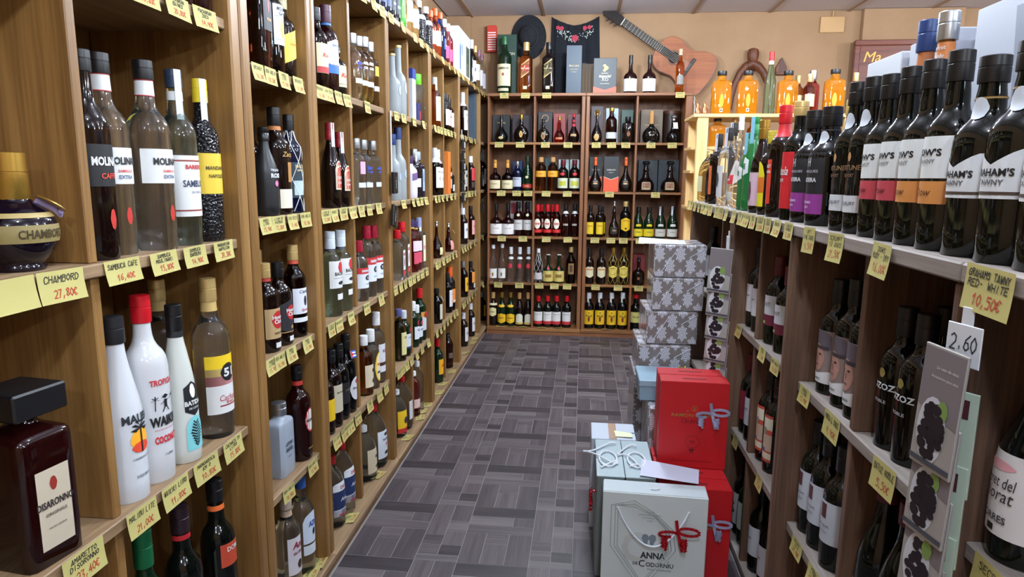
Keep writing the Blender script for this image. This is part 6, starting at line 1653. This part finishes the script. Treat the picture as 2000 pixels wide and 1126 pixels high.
for rr in (0, .012, .020):
    P_ = [(-.125+rr, .30), (-.125+rr, .17), (-.03, .035+rr*1.3), (.065-rr, .17), (.055-rr, .235), (.0, .285-rr*.6), (-.06, .32-rr)]
    P_ = [(x, z) for x, z in P_]; mb.tube([(x, -.0006, z) for x, z in P_], .0016, 4, closed=True)
obj('printed_frame', mb, paint('#a2a8a4', .45), t)
mb = MB(); flat_text('C', .075, -.0006, -.055, .17, h=.10, bold=.03, into=mb); obj('printed_monogram', mb, paint('#c8ccc8', .45), t)
mb = MB(); flat_text('ANNA', .072, -.0008, .0, .148, h=.021, bold=.03, into=mb); flat_text('DE', .014, -.0008, -.050, .120, h=.009, bold=.02, into=mb); flat_text('C', .017, -.0008, -.031, .121, h=.022, bold=.01, into=mb); flat_text('ODORNIU', .080, -.0008, .021, .119, h=.014, bold=.02, into=mb)
flat_text('Vinos Codorniu', .07, -.0008, .02, .104, h=.006, shear=.3, into=mb); mb.quad((.0435, -.0008, .129), (.0455, -.0008, .129), (.0485, -.0008, .133), (.046, -.0008, .133))
obj('lettering', mb, paint('#1c1e22', .5), t)
mb = MB()
for s_, z, ww in (('OLDEST', .284, .026), ('SPARKLING WINERY', .275, .066), ('FOUNDED IN', .266, .046), ('1551', .257, .016), ('CAVA BRUT', .062, .052), ('BLANC DE BLANCS', .050, .08)): flat_text(s_, ww, -.0008, -.012, z, h=.0045, into=mb)
obj('small_lettering', mb, paint('#7a807e', .5), t)
mb = MB()
for dx, m in ((-.026, 1), (.0, -1)):
    pf = [(0, 0), (.010, .002), (.010, .012), (.014, .018), (.012, .028), (.004, .034), (-.006, .030), (-.008, .018), (-.003, .008)]
    mb.poly([(dx+m*a, -.0008, .182+b) for a, b in (pf if m > 0 else pf[::-1])])
obj('printed_heads', mb, paint('#7c8690', .5), t)
rope_handle(t, -.107, .098, 0, .295, .112)
ribbon_bow(t, '#b81420', (.068, -.010, .235), 1.15)
for k, (x0, x1, lab) in enumerate(((.064, .149, 'grey cava gift box seen from above, left of pair'), (.153, .243, 'grey cava gift box seen from above, right of pair'))):
    t = thing('cava_box', lab, 'gift box', ((x0+x1)/2, 1.955, 0))
    w2 = (x1-x0)/2
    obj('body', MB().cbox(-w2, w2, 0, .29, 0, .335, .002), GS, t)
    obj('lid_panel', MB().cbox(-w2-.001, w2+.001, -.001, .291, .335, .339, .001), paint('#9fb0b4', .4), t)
    pts = [(-.03+.055*math.sin(1.1*q)*(1-k*.4), .05+.19*q/7+.02*math.sin(2.2*q+k), .3435+.004*math.sin(q*1.7)**2) for q in [7*j/40 for j in range(41)]]
    obj('rope_handle', MB().tube(pts, .003, 6), rope, t, True)
    pts = [(.028*math.cos(q)-.005, .12+.06*math.sin(q), .3445) for q in [2*PI*j/24 for j in range(24)]]
    obj('rope_loop', MB().tube(pts, .003, 6, closed=True), rope, t, True)
t = thing('white_carton', 'white carton with brown tape behind the grey cava boxes', 'box', (.128, 2.252, 0))
obj('body', MB().cbox(-.078, .078, 0, .155, 0, .34, .002), paint('#b8c0cc', .5), t)
obj('brown_tape', MB().box(-.016, .012, .001, .15, .3401, .341), paint('#a88a70', .4), t)
obj('flap_edge', MB().box(.012, .076, .06, .064, .3401, .342), paint('#50545c', .5), t)
o = obj('note_paper', MB().quad((-.03, -.02, 0), (.03, -.025, .002), (.028, .02, 0), (-.034, .022, .006)), paint('#dce0b8', .6), None, loc=(.165, 2.29, .343)); tag(o, 'pale yellow note paper on the white carton', 'paper')
o = obj('paper_sheet', MB().quad((-.095, -.016, 0), (.075, -.057, .001), (.092, .038, .004), (-.078, .103, .002)), paint('#bcbed0', .6), None, loc=(.29, 1.977, .3445), rot=(0, 0, 0)); tag(o, 'white paper sheet lying across grey box and red case', 'paper')
t = thing('ribbon_bow', 'red ribbon bow at the left side of the grey cava boxes', 'bow', (.058, 1.99, .27), -PI/2)
obj('knot', MB().lathe([(.001, -.004), (.006, 0), (.001, .004)], 8), paint('#b81420', .3), t, True)
ribbon_bow(t, '#b81420', (0, 0, 0), 1.2)
# ------------------------------------------------------------------ on the back wall
YW = WB - .003
# hat
t = thing('brimmed_hat', 'black wide-brimmed hat hanging on the back wall', 'hat', (-.466, YW, 2.335))
felt = mottled('black_felt', '#101116', '#1a1c22', 60, .9)
hm = MB().lathe([(.145, 0), (.152, .006), (.15, .012), (.09, .012), (.080, .016), (.072, .075), (.060, .088), (.02, .090)], 36)
hm.v = [(x*.92, -z-.002, y*1.12) for x, y, z in hm.v]; obj('felt', hm, felt, t, True, ang=60)
hb = MB().lathe([(.081, .014), (.080, .034)], 36); hb.v = [(x*.93, -z-.002, y*1.13) for x, y, z in hb.v]; obj('hat_band', hb, paint('#08080a', .5), t, True)
# embroidered shawl
t = thing('embroidered_shawl', 'black embroidered shawl with red flowers and fringe on wall', 'shawl', (-.10, YW, 2.30))
cl = MB(); nx, nz_ = 18, 14
for j in range(nz_+1):
    for i in range(nx+1):
        u = i/nx*2-1; v = j/nz_
        topz = .185-.065*(1-abs(u)**1.6); botz = -.42 if u < .15 else -.42+.25*min(1, (u-.15)/.12)
        x = u*(.185+.015*v); z = topz+(botz-topz)*v
        cl.v.append((x, -.014-.010*math.sin(u*9+v*2)*(.3+v)-.006*math.sin(u*23), z))
for j in range(nz_):
    for i in range(nx): cl.f.append((j*(nx+1)+i, (j+1)*(nx+1)+i, (j+1)*(nx+1)+i+1, j*(nx+1)+i+1))
ob = obj('cloth', cl, mottled('black_cloth', '#0e1016', '#181b24', 120, .95), t, True)
fr = MB()
for i in range(46):
    x = .03+.165*i/45; fr.tube([(x, -.016, -.165 if x > .05 else -.3), (x+.004*math.sin(i), -.018, -.33), (x+.006*math.sin(i*2.1), -.017, -.42)], .0014, 4)
o = obj('fringe', fr, paint('#6a6258', .8), t); o['kind'] = 'stuff'
for (x, z, r_) in ((-.135, .10, .016), (-.105, .095, .017), (.075, .095, .017), (.110, .10, .016), (.0, .02, .026)):
    mb = MB()
    for k in range(5):
        a = 2*PI*k/5; mb.poly([(x+r_*.55*math.cos(a)+r_*.5*math.cos(2*PI*q/8), -.033-.0003*k, z+r_*.55*math.sin(a)+r_*.5*math.sin(2*PI*q/8)) for q in range(8)])
    obj('embroidered_flower', mb, paint('#b02c44', .7), t)
mb = MB(); rg = random.Random(8)
for k in range(90):
    a = rg.uniform(-1, 1); x = a*.14; z = .06-.05*(1-abs(a))+rg.gauss(0, .016)+.02*abs(a)
    r_ = rg.uniform(.002, .005); mb.poly([(x+r_*math.cos(2*PI*q/6), -.0325, z+r_*1.4*math.sin(2*PI*q/6)) for q in range(6)])
o = obj('embroidered_leaves', mb, paint('#a8b0a8', .7), t); o['kind'] = 'stuff'
# guitar
t = thing('guitar', 'brown classical guitar hanging slanted on the back wall', 'guitar', (.659, YW-.004, 2.155)); ang = -.59
R_ = Matrix.Rotation(-ang, 4, 'Y')
def gx(mb): return mb.xform(R_)
# local: neck along -x, body along +x, soundhole at origin
def bout(u):   # half width of the body at distance u from the neck joint (0..0.48)
    pts = [(0, .0), (.02, .085), (.055, .125), (.11, .140), (.165, .130), (.215, .120), (.265, .133), (.325, .168), (.385, .183), (.435, .165), (.468, .105), (.48, .0)]
    for i in range(len(pts)-1):
        (a, p), (b, q) = pts[i], pts[i+1]
        if a <= u <= b:
            k = (u-a)/(b-a)
            if i == 0: return q*math.sqrt(k)
            if i == len(pts)-2: return p*math.sqrt(1-k)
            (a0, p0), (b0, q0) = pts[i-1], pts[i+2]
            m0 = (q-p0)/(b-a0)*(b-a) if i > 1 else (q-p)*1.4; m1 = (q0-p)/(b0-a)*(b-a) if i < len(pts)-3 else (q-p)*1.3
            return (2*k**3-3*k*k+1)*p+(k**3-2*k*k+k)*m0+(-2*k**3+3*k*k)*q+(k**3-k*k)*m1
    return 0
N_ = 48; us = [.48*k/N_ for k in range(N_+1)]
outl = [(u-.155, bout(u)) for u in us] + [(u-.155, -bout(u)) for u in us[::-1][1:-1]]
gw = wood('x', ('#824420', '#95532a', '#a86434'), .5, 'guitar_top', .8)
obj('body', gx(MB().prism(outl, -.095, -.004)), wood('x', ('#4a2010', '#6a3218', '#7a3e20'), .3, 'guitar_side'), t, True)
obj('top', gx(MB().prism([(x*.985, z*.985) for x, z in outl], -.0975, -.0955)), gw, t)
obj('soundhole', gx(MB().prism([(.043*math.cos(2*PI*k/28), .043*math.sin(2*PI*k/28)) for k in range(28)], -.0985, -.0976)), paint('#1c120c', .8), t)
ro = MB(); ro.tube([(.051*math.cos(2*PI*k/32), -.098, .051*math.sin(2*PI*k/32)) for k in range(32)], .004, 4, closed=True); obj('rosette', gx(ro), paint('#5a4a38', .5), t)
obj('fingerboard', gx(MB().cbox(-.475, -.02, -.106, -.097, -.029, .029, .001)), paint('#160e0a', .7, spec=.2), t)
obj('neck', gx(MB().cbox(-.475, -.12, -.098, -.075, -.026, .026, .004)), wood('x', ('#3a1c10', '#4c2816', '#5a3420'), .35, 'neck'), t)
obj('nut', gx(MB().box(-.480, -.474, -.109, -.095, -.029, .029)), paint('#d8d4c8', .4), t)
obj('headstock', gx(MB().prism([(-.48, -.028), (-.50, -.036), (-.63, -.037), (-.65, -.02), (-.655, 0), (-.65, .02), (-.63, .037), (-.50, .036), (-.48, .028)], -.10, -.08)), paint('#1c100c', .6, spec=.3), t)
for s_ in (-1, 1):
    for k in range(3): obj('tuning_peg', gx(MB().cbox(-.53-.035*k, -.515-.035*k, -.094, -.086, s_*.048-.010, s_*.048+.010, .002)), paint('#3a2c20', .5), t)
obj('bridge', gx(MB().cbox(.125, .15, -.107, -.097, -.08, .08, .002)), paint('#1c100c', .4), t)
st_ = MB()
for k in range(6): st_.tube([(-.475, -.1085, -.022+.0088*k), (.138, -.109, -.027+.0108*k)], .0007, 4)
obj('strings', gx(st_), paint('#b8b4ac', .3, .8), t)
fr = MB()
for k in range(16):
    x = -.475+.62*(1-2**(-k/12)); fr.box(x-.0008, x+.0008, -.1072, -.1058, -.0285, .0285)
obj('frets', gx(fr), paint('#a8a498', .3, .8), t)
# wooden yoke
t = thing('wooden_yoke', 'polished wooden harness yoke arch on the back wall', 'yoke', (1.258, YW-.03, 1.90))
yk = [(-.150, -.13), (-.142, -.03), (-.122, .07), (-.085, .15), (-.045, .195), (0, .215), (.045, .195), (.085, .15), (.122, .07), (.142, -.03), (.150, -.13)]
pts = [(x, -.02, z) for x, z in yk]; rr = [.018, .021, .024, .028, .033, .040, .033, .028, .024, .021, .018]
ym = wood('z', ('#3c1c0e', '#5c2e16', '#7a4424'), .5, 'yoke'); obj('arch', MB().tube(pts, rr, 12), ym, t, True)
obj('knob', MB().lathe([(.03, .22), (.040, .25), (.044, .29), (.036, .318), (.014, .328)], 16), ym, t, True, loc=(0, -.02, 0))
t = thing('wooden_point', 'dark wooden arrow-shaped ornament right of the yoke', 'ornament', (1.478, YW, 2.09))
obj('point', MB().prism([(-.036, -.04), (.042, -.04), (.042, .0), (.004, .072), (-.036, .0)], -.03, 0), ym, t)
obj('step', MB().cbox(-.038, .044, -.036, -.001, -.055, -.035, .003), ym, t)
# carved plaque
t = thing('carved_plaque', 'reddish carved wooden plaque with gilt script on right wall', 'plaque', (2.34, WB-.062, 1.92))
pq = wood('x', ('#4a2014', '#6a3220', '#7c4028'), .35, 'plaque')
obj('board', MB().cbox(-.36, .36, -.03, 0, -.32, .35, .006), pq, t)
for a, b, c_, d in ((-.36, .36, .31, .35), (-.36, .36, -.32, -.28), (-.36, -.32, -.28, .31), (.32, .36, -.28, .31)): obj('frame_rail', MB().cbox(a, b, -.045, -.03, c_, d, .005), pq, t)
obj('lettering', flat_text('Ma', .12, -.032, -.22, .23, shear=.25), paint('#c89a48', .35, .5), t)
# cover plate and its conduit
t = thing('junction_cover', 'wall-coloured square cover plate near the ceiling', 'cover', (1.835, YW, 2.40))
obj('plate', MB().cbox(-.088, .088, -.012, 0, -.058, .058, .004), paint('#c39b6a', .6), t)
obj('conduit', MB().tube([(.0, -.008, .058), (.0, -.008, .098)], .006, 6), paint('#c39b6a', .6), t)
# striped box in the left corner
t = thing('striped_panel', 'red and white striped panel on the left corner wall', 'panel', (-.757, WB-.031, 2.20))
obj('body', MB().cbox(-.038, .038, -.03, .03, .02, .22, .004), paint('#c83a2c', .4), t)
for k in range(8): obj('stripe', MB().box(-.03, .034, -.0312, -.03, .035+.018*k, .043+.018*k), paint('#f0dcd8', .4), t)
# ------------------------------------------------------------------ pale pine rack behind the right rack
py_, px_ = wood('z', PINE, .5, 'pine'), wood('x', PINE, .5, 'pine')
t = thing('pine_rack', 'pale pine shelf rack standing behind the dark right rack', 'shelf', (.70, 4.5, 0))
def PP(n_, mb, m): mb.v = [(x-.70, y-4.5, z) for x, y, z in mb.v]; obj(n_, mb, m, t)
PZ = [.35, .75, 1.06, 1.30, 1.452, 1.655]
for x0 in (.715, 1.62, 2.35):
    for y0 in (4.5, 4.86): PP('post', MB().cbox(x0, x0+.07, y0, y0+.04, 0, PZ[-1]-.02, .003), py_)
for z in PZ: PP('shelf_board', MB().cbox(.69, 2.45, 4.542 if z < 1.6 else 4.49, 4.858 if z < 1.6 else 4.91, z-.022, z, .003), px_)
PR = [('amberflat', .868, 4.58, 1.655, .272), ('amberflat', 1.028, 4.56, 1.655, .270), ('ribgreen', 1.165, 4.56, 1.655, .385), ('amberflat', 1.275, 4.56, 1.655, .268), ('goldneck', 1.36, 4.64, 1.655, .25), ('goldneck', 1.42, 4.60, 1.655, .255), ('pinkclear', 1.47, 4.70, 1.655, .29), ('amberflat', 1.56, 4.56, 1.655, .275), ('goldneck', 1.70, 4.6, 1.655, .26), ('ribgreen', 1.86, 4.6, 1.655, .30), ('amberflat', 2.0, 4.6, 1.655, .27)]
for i, (st, x, y, z, h) in enumerate(PR):
    b_ = get_bottle(st); b_.location = (x, y, z); b_.rotation_euler = (0, 0, random.uniform(-.1, .1)); b_.scale = (1, 1, h/ST[st]['h0'])
    tag(b_, '%s, top of pine rack, %s from left' % (ST[st]['look'], NUM[i]), 'bottle', 'bottles on the pine rack')
for i, (st, x, z, h) in enumerate((('amberflat', .86, 1.452, .18), ('goldneck', .97, 1.452, .18), ('goldneck', 1.08, 1.452, .17), ('amberflat', .86, 1.06, .22), ('goldneck', 1.0, 1.06, .22))):
    b_ = get_bottle(st); b_.location = (x, 4.60, z); b_.rotation_euler = (0, 0, 0); b_.scale = (.85, .85, h/ST[st]['h0'])
    tag(b_, '%s, lower pine rack shelf, %s' % (ST[st]['look'], ('left of upper row', 'middle of upper row', 'right of upper row', 'left of lower row', 'right of lower row')[i]), 'bottle', 'bottles on the pine rack')
cop = paint('#a86a48', .3, .7)
for i, x in enumerate((.715, .76)):
    t = thing('copper_miniature', 'small copper figurine at pine rack end, %s one' % ('left', 'right')[i], 'figurine', (x, 4.53, 1.655))
    obj('body', MB().lathe([(.012, 0), (.018, .006), (.016, .03), (.008, .045), (.011, .058), (.005, .07)], 12), cop, t, True)
    obj('handle', MB().tube([(.012, 0, .02), (.026, 0, .032), (.012, 0, .048)], .003, 6), cop, t, True)
t = thing('wall_hook_chain', 'small wire hook on the right end of the back rack', 'hook', (.79, 5.183, 1.80))
obj('wire', MB().tube([(0, 0, .04), (.006, -.004, .02), (0, -.006, 0), (.008, -.006, -.03), (.004, -.004, -.16)], .0016, 5), paint('#b8b8bc', .3, .9), t)
